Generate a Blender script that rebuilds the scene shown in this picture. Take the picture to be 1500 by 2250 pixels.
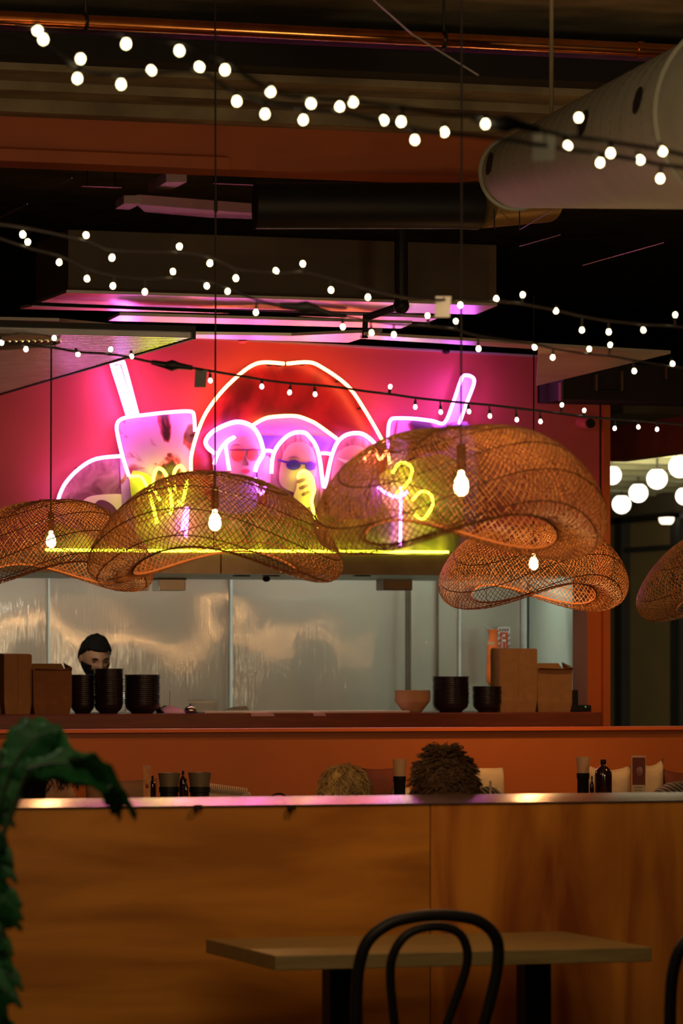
import bpy, bmesh, math, random
import numpy as np
from mathutils import Vector, Matrix, Euler
random.seed(7); np.random.seed(7)
for o in list(bpy.data.objects): bpy.data.objects.remove(o)
SC = bpy.context.scene; COL = SC.collection
PI = math.pi

# ------------------------------------------------------------------ camera, world, light, exposure
F = 8800.0; YAW = math.radians(17.6); EYE = 1.59; HY = 1460.0
cy, sy = math.cos(YAW), math.sin(YAW)
cam = bpy.data.cameras.new('camera'); camo = bpy.data.objects.new('camera', cam); COL.objects.link(camo)
camo.location = (0, 0, EYE); camo.rotation_euler = (PI/2, 0, -YAW)
cam.sensor_fit = 'AUTO'; cam.sensor_width = 36; cam.lens = F/2250*36; cam.shift_y = (HY-1125)/2250
cam.clip_start = .1; cam.clip_end = 200
cam.dof.use_dof = True; cam.dof.focus_distance = 16.8; cam.dof.aperture_fstop = 5.4
SC.camera = camo
SC.view_settings.view_transform = 'Standard'; SC.view_settings.look = 'None'
SC.view_settings.exposure = 0.0; SC.view_settings.gamma = 1; SC.view_settings.use_curve_mapping = False
w = bpy.data.worlds.new('world'); SC.world = w; w.use_nodes = True
w.node_tree.nodes['Background'].inputs[0].default_value = (.5, .42, .3, 1)
w.node_tree.nodes['Background'].inputs[1].default_value = .012
cyc = SC.cycles
cyc.use_denoising = True; cyc.use_light_tree = True; cyc.sample_clamp_indirect = 4; cyc.sample_clamp_direct = 0
cyc.max_bounces = 7; cyc.diffuse_bounces = 3; cyc.glossy_bounces = 3; cyc.transmission_bounces = 4; cyc.transparent_max_bounces = 12
cyc.caustics_reflective = False; cyc.caustics_refractive = False

def ray(px, py): u = (px-750)/F; return Vector((sy+cy*u, cy-sy*u, (HY-py)/F))
def at(px, py, d): return Vector((0, 0, EYE)) + ray(px, py)*d
def onY(px, py, Y): r = ray(px, py); return Vector((0, 0, EYE)) + r*(Y/r.y)
def onX(px, py, X): r = ray(px, py); return Vector((0, 0, EYE)) + r*(X/r.x)
def onZ(px, py, Z): r = ray(px, py); return Vector((0, 0, EYE)) + r*((Z-EYE)/r.z)

def light(name, kind, loc, power, col, size=.1, size_y=None, rot=None, spot=None, blend=.5):
    l = bpy.data.lights.new(name, kind); l.energy = power; l.color = col
    if kind == 'AREA':
        l.size = size
        if size_y: l.shape = 'RECTANGLE'; l.size_y = size_y
    else: l.shadow_soft_size = size
    if kind == 'SPOT': l.spot_size = spot; l.spot_blend = blend
    o = bpy.data.objects.new(name, l); COL.objects.link(o); o.location = loc
    if rot is not None: o.rotation_euler = rot
    return o
def aim(o, p): o.rotation_euler = (Vector(p)-o.location).to_track_quat('-Z', 'Y').to_euler()
# kitchen ceiling lights
light('kitchen_light', 'AREA', (5.2, 21.5, 2.62), 11, (.95, 1, .84), 1.6, .3)
light('kitchen_light', 'AREA', (7.2, 21.5, 2.62), 12, (.92, 1, .84), 1.4, .3)
# dining room spots out of view; the fills among them are added
o = light('overhead_spot', 'SPOT', (4.3, 8.6, 3.9), 42, (1, .54, .20), .12, spot=math.radians(40), blend=1); aim(o, (4.75, 12, 1.15))
o = light('overhead_spot', 'SPOT', (4.8, 14.2, 3.6), 13, (1, .56, .26), .12, spot=math.radians(80), blend=.9); aim(o, (5.6, 17.4, 1.1))
o = light('overhead_spot', 'SPOT', (7.3, 18.3, 3.05), 34, (1, .58, .22), .1, spot=math.radians(60), blend=.8); aim(o, (7.75, 20, 1.4))  # unseen spot added to warm the pillar and the wall's right end
o = light('overhead_spot', 'SPOT', (.9, 7.4, 3.2), 34, (1, .85, .6), .1, spot=math.radians(50), blend=.8); aim(o, (1.9, 8.4, 1.4))  # unseen spot added to lift the plant leaves out of black
cookp = at(209, 1445, 21.6)
o = light('cook_fill_light', 'SPOT', (cookp.x-.25, 20.45, 2.0), 9, (1, .86, .66), .05, spot=math.radians(90), blend=.8); aim(o, cookp)  # unseen spot added before the cook to brighten his face
o = light('dining_fill_light', 'AREA', (2.5, 8.5, 3.2), 40, (1, .66, .36), 2.4, 2.4); aim(o, (5, 19, 2.6))  # unseen area light added as general fill for the dining hall
o = light('rear_fill_light', 'AREA', (-.5, 1.5, 3.6), 16, (1, .72, .42), 1.5, 1.5); aim(o, (3.2, 10, 2.6))  # unseen fill added from the camera side to lighten the nearest things
o = light('duct_fill_light', 'SPOT', (5.6, 10.2, 1.9), 75, (1, .76, .42), .3, spot=math.radians(95), blend=.9); aim(o, (6.2, 16.2, 3.9))  # unseen uplight added to brighten the duct, beams and ceiling

# ------------------------------------------------------------------ materials
def S(r, g, b):
    f = lambda c: (c/255/12.92) if c/255 <= .04045 else ((c/255+.055)/1.055)**2.4
    return (f(r), f(g), f(b), 1)
def mat(name, col, rough=.6, metal=0, var=.15, scale=8, bump=0, bscale=60, stretch=(1, 1, 1), emit=0, ecol=None, spec=.5, trans=0, alpha=1, coat=0):
    m = bpy.data.materials.new(name); m.use_nodes = True; nt = m.node_tree; b = nt.nodes['Principled BSDF']
    b.inputs['Roughness'].default_value = rough; b.inputs['Metallic'].default_value = metal
    b.inputs['Specular IOR Level'].default_value = spec
    b.inputs['Transmission Weight'].default_value = trans; b.inputs['Alpha'].default_value = alpha; b.inputs['Coat Weight'].default_value = coat
    tc = nt.nodes.new('ShaderNodeTexCoord'); mp = nt.nodes.new('ShaderNodeMapping'); mp.inputs['Scale'].default_value = stretch
    nt.links.new(tc.outputs['Object'], mp.inputs[0])
    n = nt.nodes.new('ShaderNodeTexNoise'); n.inputs['Scale'].default_value = scale; n.inputs['Detail'].default_value = 5
    nt.links.new(mp.outputs[0], n.inputs['Vector'])
    r = nt.nodes.new('ShaderNodeValToRGB'); c = np.array(col[:3])
    r.color_ramp.elements[0].position = .3; r.color_ramp.elements[1].position = .7
    r.color_ramp.elements[0].color = (*(c*(1-var)), 1); r.color_ramp.elements[1].color = (*np.minimum(c*(1+var), 1), 1)
    nt.links.new(n.outputs[0], r.inputs[0]); nt.links.new(r.outputs[0], b.inputs['Base Color'])
    if bump:
        n2 = nt.nodes.new('ShaderNodeTexNoise'); n2.inputs['Scale'].default_value = bscale; n2.inputs['Detail'].default_value = 4
        nt.links.new(mp.outputs[0], n2.inputs['Vector'])
        bp = nt.nodes.new('ShaderNodeBump'); bp.inputs['Strength'].default_value = bump; bp.inputs['Distance'].default_value = .01
        nt.links.new(n2.outputs[0], bp.inputs['Height']); nt.links.new(bp.outputs[0], b.inputs['Normal'])
    if emit:
        b.inputs['Emission Color'].default_value = (*(ecol or col)[:3], 1); b.inputs['Emission Strength'].default_value = emit
    return m
def emitter(name, col, s):
    m = bpy.data.materials.new(name); m.use_nodes = True; nt = m.node_tree; nt.nodes.clear()
    e = nt.nodes.new('ShaderNodeEmission'); e.inputs[0].default_value = (*col, 1); e.inputs[1].default_value = s
    oo = nt.nodes.new('ShaderNodeOutputMaterial'); nt.links.new(e.outputs[0], oo.inputs[0]); return m

M = {}
M['red_wall'] = mat('red_paint', (.62, .115, .090, 1), .5, var=.05, scale=3, bump=.05)
M['orange_paint'] = mat('orange_paint', (.62, .13, .025, 1), .45, var=.06, scale=3)
M['rust_paint'] = mat('rust_orange_paint', (.44, .115, .020, 1), .5, var=.08, scale=2)
M['red_beam'] = mat('orange_beam_paint', (.50, .12, .03, 1), .55, var=.1, scale=3)
M['purple_red'] = mat('dull_red_paint', (.60, .12, .09, 1), .6)
M['counter'] = mat('counter_stain', (.20, .035, .015, 1), .35, var=.2, scale=6, stretch=(1, 8, 8))
M['void'] = mat('black_ceiling_paint', (.012, .010, .009, 1), .8)
M['darkmetal'] = mat('dark_metal', (.03, .028, .026, 1), .45, .5)
M['black'] = mat('black_satin', (.010, .009, .010, 1), .5, spec=.3)
M['bulkhead'] = mat('dark_brown_paint', (.11, .085, .055, 1), .7, var=.1)
M['soffit'] = mat('pale_soffit_metal', (.80, .76, .72, 1), .27, .5, var=.08, scale=4)
M['slat'] = mat('grey_slat', (.60, .58, .60, 1), .24, .65)
M['concrete'] = mat('concrete', (.30, .25, .15, 1), .9, var=.3, scale=5, bump=.4)
M['duct'] = mat('galvanised_duct', (.34, .36, .30, 1), .6, 0, var=.08, scale=6)
M['brownduct'] = mat('brown_duct', (.45, .30, .12, 1), .4, .5)
M['copper'] = mat('copper', (.85, .30, .08, 1), .22, 1, var=.2, scale=12)
M['cord'] = mat('black_cord', (.02, .015, .015, 1), .6)
M['cane'] = mat('bamboo_cane', (.31, .14, .048, 1), .45, var=.25, scale=30)
M['canedark'] = mat('dark_cane', (.16, .06, .02, 1), .5, var=.2, scale=30)
M['hood'] = mat('brown_steel_hood', (.20, .15, .11, 1), .35, .7, var=.12, scale=10)
M['hoodpale'] = mat('pale_steel', (.62, .70, .62, 1), .35, .5)
M['whitewall'] = mat('pale_kitchen_wall', (.62, .68, .58, 1), .6, var=.03)
M['joint'] = mat('joint_strip', (.80, .84, .82, 1), .4, .2)
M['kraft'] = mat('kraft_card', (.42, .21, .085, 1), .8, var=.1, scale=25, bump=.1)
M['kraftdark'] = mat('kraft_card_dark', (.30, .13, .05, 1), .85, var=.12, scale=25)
M['kraftbowl'] = mat('pale_kraft_bowl', (.62, .36, .21, 1), .7, var=.06)
M['bowl'] = mat('black_bowl_plastic', (.022, .014, .020, 1), .28, var=.2, scale=40)
M['skin'] = mat('skin', (.44, .24, .14, 1), .55, var=.08, scale=20)
M['skindark'] = mat('skin_tan', (.30, .155, .085, 1), .55, var=.08, scale=20)
M['lid'] = mat('eyelid_line', (.05, .02, .015, 1), .6)
M['lip'] = mat('lip', (.30, .09, .07, 1), .5)
M['hairblack'] = mat('black_hair', (.007, .006, .005, 1), .85, bump=.6, bscale=180, spec=.1)
M['hairbrown'] = mat('brown_curly_hair', (.085, .045, .020, 1), .55, var=.4, scale=30, bump=.6, bscale=120)
M['hairblond'] = mat('dark_blond_hair', (.28, .19, .07, 1), .5, var=.5, scale=18, stretch=(1, 1, 1), bump=.5, bscale=120)
M['white'] = mat('white_cloth', (.75, .75, .72, 1), .8, bump=.2, bscale=30)
M['cream'] = mat('cream_cloth', (.50, .40, .28, 1), .85, bump=.3, bscale=25)
M['taupe'] = mat('taupe_cloth', (.20, .11, .07, 1), .85, bump=.3, bscale=25)
M['darkcloth'] = mat('dark_cloth', (.03, .028, .032, 1), .85)
M['maroon'] = mat('maroon_cloth', (.14, .03, .02, 1), .85)
M['pink_paper'] = mat('pink_paper', (.75, .42, .55, 1), .6, var=.03)
M['paper'] = mat('white_paper', (.80, .80, .78, 1), .6, var=.03)
M['chrome'] = mat('chrome', (.55, .45, .45, 1), .12, 1)
M['clear'] = mat('clear_plastic', (.85, .88, .85, 1), .15, trans=.7, alpha=.5)
M['orangebag'] = mat('orange_plastic_bag', (.90, .17, .035, 1), .3, var=.12, scale=10, bump=.5, bscale=20)
M['red'] = mat('sign_red', (.60, .08, .02, 1), .45, var=.03)
M['tray'] = mat('pale_tray', (.80, .78, .76, 1), .3, 0, var=.02)
M['ledge'] = mat('glossy_ledge', (.42, .30, .30, 1), .24, .8, var=.04, scale=20)
M['plant'] = mat('dark_leaf', (.03, .17, .04, 1), .38, var=.35, scale=9, bump=.25)
M['stem'] = mat('leaf_stem', (.05, .09, .03, 1), .5)
M['tabletop'] = mat('oiled_oak', (.25, .19, .08, 1), .38, var=.18, scale=5, stretch=(1.2, 14, 14), bump=.06)
M['glassdark'] = mat('smoked_glass', (.22, .16, .075, 1), .25, .0, var=.1, scale=1)
M['curtainbrown'] = mat('brown_panel', (.10, .075, .035, 1), .7, var=.2, scale=2)
M['joist'] = mat('olive_joist', (.26, .26, .16, 1), .7, var=.1)
M['pot'] = mat('galvanised_pot', (.30, .25, .17, 1), .45, .5, var=.1)
M['bottle'] = mat('dark_bottle', (.02, .006, .006, 1), .1, coat=1)
M['menu'] = mat('menu_print', (.62, .24, .06, 1), .4, var=.3, scale=60)
M['floor'] = mat('dark_floor', (.05, .035, .025, 1), .5, var=.2)
M['bluegrey'] = mat('grey_tag', (.16, .16, .14, 1), .6)
M['paletag'] = mat('pale_tag', (.85, .80, .70, 1), .5)

def wood(name, c0, c1, sc=1.2, dark=None, seed=0):
    m = bpy.data.materials.new(name); m.use_nodes = True; nt = m.node_tree; b = nt.nodes['Principled BSDF']
    b.inputs['Roughness'].default_value = .42
    tc = nt.nodes.new('ShaderNodeTexCoord'); mp = nt.nodes.new('ShaderNodeMapping')
    mp.inputs['Scale'].default_value = (.9, 1, 6) if dark is None else (5, 1, .8); mp.inputs['Location'].default_value = (seed, 0, seed)
    nt.links.new(tc.outputs['Object'], mp.inputs[0])
    n = nt.nodes.new('ShaderNodeTexNoise'); n.inputs['Scale'].default_value = sc; n.inputs['Detail'].default_value = 8; n.inputs['Distortion'].default_value = .6
    nt.links.new(mp.outputs[0], n.inputs['Vector'])
    r = nt.nodes.new('ShaderNodeValToRGB'); r.color_ramp.elements[0].position = .34; r.color_ramp.elements[1].position = .62
    r.color_ramp.elements[0].color = c0; r.color_ramp.elements[1].color = c1
    nt.links.new(n.outputs[0], r.inputs[0]); nt.links.new(r.outputs[0], b.inputs['Base Color']); return m
M['ply_left'] = wood('plywood_warm', (.30, .115, .014, 1), (.50, .215, .028, 1), 1.4)
M['ply_right'] = wood('plywood_stained', (.24, .065, .010, 1), (.54, .225, .032, 1), 1.3, dark=1, seed=3)

def steel(name):
    m = bpy.data.materials.new(name); m.use_nodes = True; nt = m.node_tree; b = nt.nodes['Principled BSDF']
    b.inputs['Metallic'].default_value = .85; b.inputs['Roughness'].default_value = .24
    b.inputs['Base Color'].default_value = (.64, .57, .49, 1)
    tc = nt.nodes.new('ShaderNodeTexCoord'); mp = nt.nodes.new('ShaderNodeMapping'); mp.inputs['Scale'].default_value = (260, 260, 3)
    nt.links.new(tc.outputs['Object'], mp.inputs[0])
    n = nt.nodes.new('ShaderNodeTexNoise'); n.inputs['Scale'].default_value = 1; n.inputs['Detail'].default_value = 2
    nt.links.new(mp.outputs[0], n.inputs['Vector'])
    n2 = nt.nodes.new('ShaderNodeTexNoise'); n2.inputs['Scale'].default_value = 1.7; n2.inputs['Detail'].default_value = 1
    nt.links.new(tc.outputs['Object'], n2.inputs['Vector'])
    b1 = nt.nodes.new('ShaderNodeBump'); b1.inputs['Strength'].default_value = .5; b1.inputs['Distance'].default_value = .0018
    b2 = nt.nodes.new('ShaderNodeBump'); b2.inputs['Strength'].default_value = 1; b2.inputs['Distance'].default_value = .012
    nt.links.new(n.outputs[0], b1.inputs['Height']); nt.links.new(n2.outputs[0], b2.inputs['Height'])
    nt.links.new(b2.outputs[0], b1.inputs['Normal']); nt.links.new(b1.outputs[0], b.inputs['Normal'])
    r = nt.nodes.new('ShaderNodeMapRange'); r.inputs[3].default_value = .38; r.inputs[4].default_value = .48
    nt.links.new(n2.outputs[0], r.inputs[0]); nt.links.new(r.outputs[0], b.inputs['Roughness'])
    b.inputs['Coat Weight'].default_value = .8; b.inputs['Coat Roughness'].default_value = .07; b.inputs['Coat IOR'].default_value = 2.4
    nt.links.new(b1.outputs[0], b.inputs['Coat Normal'])
    return m
M['steel'] = steel('brushed_steel')

# ------------------------------------------------------------------ geometry helpers
class MB:
    def __init__(s): s.v = []; s.f = []
    def add(s, vs, fs):
        n = len(s.v); s.v += [tuple(p) for p in vs]; s.f += [tuple(i+n for i in f) for f in fs]; return s
    def box(s, lo, hi):
        (a, b, c), (d, e, f) = lo, hi
        return s.add([(a, b, c), (d, b, c), (d, e, c), (a, e, c), (a, b, f), (d, b, f), (d, e, f), (a, e, f)],
                     [(0, 3, 2, 1), (4, 5, 6, 7), (0, 1, 5, 4), (1, 2, 6, 5), (2, 3, 7, 6), (3, 0, 4, 7)])
    def prism(s, poly, off):      # poly: list of 3-D points, off: extrusion vector
        n = len(poly); off = Vector(off); a = [Vector(p) for p in poly]
        return s.add(a+[p+off for p in a], [tuple(range(n))[::-1], tuple(range(n, 2*n))]+[(i, (i+1) % n, (i+1) % n+n, i+n) for i in range(n)])
    def tube(s, pts, r, n=8, closed=False, caps=True):
        pts = [Vector(p) for p in pts]; k = len(pts)
        rs = r if hasattr(r, '__len__') else [r]*k
        up = None; rings = []
        for i, p in enumerate(pts):
            if closed: t = pts[(i+1) % k]-pts[i-1]
            else: t = pts[min(i+1, k-1)]-pts[max(i-1, 0)]
            if t.length < 1e-9: t = Vector((0, 0, 1))
            t.normalize()
            if up is None:
                up = t.orthogonal().normalized()
            up = (up-t*up.dot(t))
            if up.length < 1e-6: up = t.orthogonal()
            up.normalize(); b = t.cross(up)
            rings.append([p+(up*math.cos(2*PI*j/n)+b*math.sin(2*PI*j/n))*rs[i] for j in range(n)])
        vs = [q for R in rings for q in R]; fs = []
        for i in range(k if closed else k-1):
            a = i*n; c = ((i+1) % k)*n
            for j in range(n): fs.append((a+j, a+(j+1) % n, c+(j+1) % n, c+j))
        if caps and not closed: fs += [tuple(range(n))[::-1], tuple(range((k-1)*n, k*n))]
        return s.add(vs, fs)
    def lathe(s, prof, n=24, c=(0, 0, 0), axis='z'):
        vs = []
        for r, z in prof:
            for j in range(n):
                a = 2*PI*j/n; p = (r*math.cos(a), r*math.sin(a), z)
                vs.append((p[0]+c[0], p[1]+c[1], p[2]+c[2]))
        fs = []
        for i in range(len(prof)-1):
            for j in range(n): fs.append((i*n+j, i*n+(j+1) % n, (i+1)*n+(j+1) % n, (i+1)*n+j))
        return s.add(vs, fs)
    def ball(s, c, r, n=12, m=8):
        rx, ry, rz = r if hasattr(r, '__len__') else (r, r, r)
        prof = [(math.sin(PI*i/m), -math.cos(PI*i/m)) for i in range(m+1)]
        vs = []
        for q, z in prof:
            for j in range(n): vs.append((c[0]+rx*max(q, 1e-4)*math.cos(2*PI*j/n), c[1]+ry*max(q, 1e-4)*math.sin(2*PI*j/n), c[2]+rz*z))
        fs = [(i*n+j, i*n+(j+1) % n, (i+1)*n+(j+1) % n, (i+1)*n+j) for i in range(m) for j in range(n)]
        return s.add(vs, fs)
    def build(s, name, m, parent=None, smooth=False, bevel=0, solid=0, loc=None):
        me = bpy.data.meshes.new(name); 
        vs = s.v
        if loc is not None: vs = [(p[0]-loc[0], p[1]-loc[1], p[2]-loc[2]) for p in vs]
        me.from_pydata(vs, [], s.f); me.validate(); me.update()
        if bevel or True:
            bm = bmesh.new(); bm.from_mesh(me); bmesh.ops.recalc_face_normals(bm, faces=bm.faces)
            if bevel: bmesh.ops.bevel(bm, geom=[e for e in bm.edges if e.is_manifold and e.calc_face_angle(0) > .5], offset=bevel, segments=2, affect='EDGES', profile=.5)
            bm.to_mesh(me); bm.free()
        if smooth: me.polygons.foreach_set('use_smooth', [True]*len(me.polygons)); me.set_sharp_from_angle(angle=math.radians(50))
        me.materials.append(M[m] if isinstance(m, str) else m)
        o = bpy.data.objects.new(name, me); COL.objects.link(o)
        if loc is not None: o.location = loc
        if parent: o.parent = parent
        if solid:
            md = o.modifiers.new('solid', 'SOLIDIFY'); md.thickness = solid
        return o
def tag(o, label=None, cat=None, group=None, kind=None):
    if label: o['label'] = label
    if cat: o['category'] = cat
    if group: o['group'] = group
    if kind: o['kind'] = kind
    return o
def thing(name, label, cat, loc=(0, 0, 0), group=None, rz=0):
    o = bpy.data.objects.new(name, None); COL.objects.link(o); o.location = loc; o.rotation_euler = (0, 0, rz)
    o.empty_display_size = .05
    return tag(o, label, cat, group)
def copy_tree(o, parent=None):
    c = o.copy(); COL.objects.link(c)
    if parent: c.parent = parent
    for ch in o.children: copy_tree(ch, c)
    return c
def smoothpath(pts, k=6, closed=False):
    P = [Vector(p) for p in pts]; n = len(P); out = []
    for i in range(n if closed else n-1):
        if closed: a, b, c, d = P[i-1], P[i], P[(i+1) % n], P[(i+2) % n]
        else: a, b, c, d = P[max(i-1, 0)], P[i], P[i+1], P[min(i+2, n-1)]
        for j in range(k):
            t = j/k
            out.append(.5*((2*b)+(c-a)*t+(2*a-5*b+4*c-d)*t*t+(3*b-a-3*c+d)*t**3))
    if not closed: out.append(P[-1])
    return out
def struct(o): o['kind'] = 'structure'; return o

# ------------------------------------------------------------------ setting: shell
struct(MB().box((-4, -2, -.1), (16, 36, 0)).build('floor', 'floor'))
struct(MB().box((-4, -2, 4.32), (16, 36, 4.5)).build('ceiling', 'concrete'))
struct(MB().box((-4, 24.5, 0), (8.9, 24.7, 4.32)).build('wall_back', 'void'))
struct(MB().box((-4.2, -2, 0), (-4, 36, 4.32)).build('wall_left', 'void'))
struct(MB().box((16, -2, 0), (16.2, 36, 4.32)).build('wall_right', 'void'))
struct(MB().box((-4, 36, 0), (16, 36.2, 4.32)).build('wall_far', 'void'))
struct(MB().box((-4, -2.2, 0), (16, -2, 4.32)).build('wall_rear', 'void'))
struct(MB().box((-4, 12.35, 0), (9.5, 20, .15)).build('floor_platform', 'floor'))

# facade: red wall over the pass, pillar, wall below the counter
XR = onY(1332, 1400, 20).x; XO = onY(1290, 1400, 20).x
wf = MB()
top = [onY(-600, 690, 20), onY(420, 742, 20), onY(1180, 783, 20), onY(1181, 886, 20), onY(1317, 888, 20), onY(1330, 890, 20)]
wf.prism([(-4, 20, 2.06), (XR, 20, 2.06), (XR, 20, top[-1].z)]+[tuple(p) for p in top[::-1][1:]]+[(-4, 20, top[0].z)], (0, .22, 0))
wall_front = struct(wf.build('wall_front', 'red_wall'))
struct(MB().box((XO, 20, .15), (XR, 20.22, 2.06)).build('trim_1', 'orange_paint'))
e1 = struct(MB().box((XR-.03, 19.97, .15), (XR+.01, 20.02, top[-1].z)).build('trim_2', 'orange_paint'))
struct(MB().box((-4, 20, .15), (XO, 20.2, 1.26)).build('wall_counter_front', 'rust_paint'))
# thin bright capping along the wall top
struct(MB().prism([onY(-200, 707, 19.97), onY(420, 739, 19.97), onY(1180, 780, 19.97), onY(1180, 784, 19.97), onY(420, 743, 19.97), onY(-200, 711, 19.97)], (0, .1, 0)).build('trim_3', 'soffit'))
# panel joints on the red wall (thin recessed strip)
struct(MB().box((onY(1318, 0, 20).x-.004, 19.995, 2.2), (onY(1318, 0, 20).x+.004, 20.01, 2.98)).build('trim_4', 'black'))

# kitchen room
struct(MB().box((1.5, 22.5, 0), (8.31, 22.6, 2.7)).build('wall_kitchen_back', 'whitewall'))
sw = MB().prism([(8.30, 22.5, 0), (7.84, 20.22, 0), (7.87, 20.22, 0), (8.33, 22.5, 0)], (0, 0, 2.7)); struct(sw.build('wall_kitchen_right', 'whitewall'))
struct(MB().box((1.4, 20.2, 0), (1.5, 22.6, 2.7)).build('wall_kitchen_left', 'whitewall'))
struct(MB().prism([(1.4, 20.2, 2.7), (7.86, 20.23, 2.7), (8.33, 22.6, 2.7), (1.4, 22.6, 2.7)], (0, 0, .1)).build('ceiling_kitchen', 'whitewall'))
backw = bpy.data.objects['wall_kitchen_back']
seams = [-420, 107, 508, 901, 962, 1010, 1156]
for a, b in zip(seams[:-1], seams[1:]):
    xa = onY(a, 1400, 22.45).x+.008; xb = onY(b, 1400, 22.45).x-.008
    n = 26; mz = 22; vs = []; fs = []
    ph = random.uniform(0, 6)
    for j in range(mz+1):
        for i in range(n+1):
            u = i/n; v = j/mz; x = xa+(xb-xa)*u; z = .9+1.78*v
            bow = .010*math.sin(PI*u)*math.sin(PI*v*1.3+.6)+.003*math.sin(u*9+ph)*math.sin(v*6+ph)
            vs.append((x, 22.46-bow*(xb-xa), z))
    for j in range(mz):
        for i in range(n): k = j*(n+1)+i; fs.append((k, k+1, k+n+2, k+n+1))
    p = MB().add(vs, fs).build('steel_panel', 'steel', backw, smooth=True)
for x, wd in ((107, 3.5), (508, 5), (1010, 3), (962, 2)):
    a = onY(x-wd/2, 1400, 22.43).x; b = onY(x+wd/2, 1400, 22.43).x
    MB().box((a, 22.425, .9), (b, 22.45, 2.66)).build('joint_strip', 'joint' if x != 962 else 'hood', backw)
a = onY(1156, 0, 22.4).x; MB().box((a-.015, 22.4, .9), (a+.004, 22.45, 2.66)).build('joint_strip', 'joint', backw)

# extraction hood over the pass
hx0, hx1 = -1.0, XO-.02
hood = thing('extraction_hood', 'brown steel extraction hood running above the kitchen pass', 'hood', (3.5, 20.3, 2.06))
def hb(m): return m
def child_world(mb, name, m, parent, **k): return mb.build(name, m, parent, loc=None, **k) if parent.location.length == 0 else _cw(mb, name, m, parent, **k)
def _cw(mb, name, m, parent, **k):
    L = parent.location; mb.v = [(p[0]-L.x, p[1]-L.y, p[2]-L.z) for p in mb.v]
    return mb.build(name, m, parent, **k)
sx = onY(485, 1240, 19.84).x
z1 = onY(700, 1217, 19.84).z; z0 = onY(700, 1262, 19.84).z
child_world(MB().box((hx0, 19.84, z0), (sx-.004, 19.87, z1)), 'front_panel', 'hood', hood)
child_world(MB().box((sx+.004, 19.84, z0), (hx1, 19.87, z1)), 'front_panel', 'hood', hood)
child_world(MB().box((hx0, 19.875, z0), (hx1, 21.2, z0+.015)), 'underside', 'hoodpale', hood)
for px in (155, 245, 520, 585, 785):
    p = onZ(px+10, 1264, z0); child_world(MB().box((p.x-.04, p.y-.03, z0-.006), (p.x+.04, p.y+.03, z0-.001)), 'slot', 'black', hood)
p = onZ(585, 1267, z0); child_world(MB().ball((p.x, p.y, z0-.012), (.022, .022, .016)), 'sensor', 'black', hood, smooth=True)
for i, (a, b, t, bt) in enumerate(((265, 327, 1272, 1298), (348, 408, 1272, 1298), (843, 906, 1271, 1297))):
    Yh = 20.95; A = onY(a, t, Yh); B = onY(b, bt, Yh)
    bx = thing('heat_lamp_box', ['small steel heat lamp box under the hood, behind the middle basket lamp', 'bright small steel heat lamp box left of centre under the hood', 'dark capped steel heat lamp box at the top of the grey pipe'][i], 'heat lamp', ((A.x+B.x)/2, Yh+.05, B.z), 'heat lamp boxes under the hood')
    child_world(MB().box((A.x, Yh, B.z), (B.x, Yh+.14, A.z)), 'housing', 'steel' if i < 2 else 'hood', bx, bevel=.004)
    child_world(MB().box((A.x-.004, Yh-.006, A.z-.004), (B.x+.004, Yh+.15, z0)), 'bracket', 'darkmetal', bx)
A = onY(901, 1297, 22.3); B = onY(901, 1540, 22.3)
tag(MB().tube([(A.x, 22.36, 2.6), (A.x, 22.36, 0)], .011, 10).build('conduit_pipe', 'hood', smooth=True), 'thin grey vertical conduit pipe on the kitchen steel wall', 'pipe')

# counter and prep
ctr = tag(MB().box((-2, 19.6, 1.263), (onY(1322, 1570, 19.6).x, 20.42, 1.34)).build('pass_counter', 'counter', bevel=.006), 'dark red-brown wooden pass counter of the open kitchen', 'counter')
CZ = 1.34
# low orange wall behind the dining benches
lw = struct(MB().box((-3, 17.5, .15), (9.4, 17.62, 1.283)).build('wall_low', 'rust_paint'))
MB().box((-3, 17.47, 1.283), (9.4, 17.65, 1.298)).build('wall_cap', 'orange_paint', lw)

# ------------------------------------------------------------------ wood partition
Yp = 11.95
part = tag(thing('wood_partition', 'long waist-high plywood partition with glossy top ledge', 'partition', (4, Yp, 0)))
sx = onY(945, 1900, Yp).x
for nm, a, b, m in (('panel', -1.5, sx-.002, 'ply_left'), ('panel', sx+.002, 8.0, 'ply_right')):
    q = child_world(MB().box((a, Yp, 0), (b, Yp+.03, 1.149)), nm, m, part)
child_world(MB().box((-1.5, Yp+.031, 1.115), (8, Yp+.269, 1.149)), 'top_board', 'ply_left', part)
lp = [(Yp-.008, 1.1500), (Yp-.008, 1.1530), (Yp+.02, 1.1550), (Yp+.06, 1.1585), (Yp+.11, 1.1620), (Yp+.17, 1.1655), (Yp+.23, 1.168), (Yp+.30, 1.1695), (Yp+.30, 1.1500)]
child_world(MB().prism([(-1.5, y, z) for y, z in lp], (9.5, 0, 0)), 'ledge', 'ledge', part, smooth=True)
child_world(MB().box((-1.5, Yp+.27, 0), (8, Yp+.30, 1.149)), 'back_board', 'ply_left', part)
for px in (435, 640):
    p = onY(px, 1774, Yp-.02); child_world(MB().box((p.x-.012, Yp-.03, p.z-.008), (p.x+.012, Yp-.0125, p.z+.008)), 'clip', 'black', part, bevel=.002)

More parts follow.
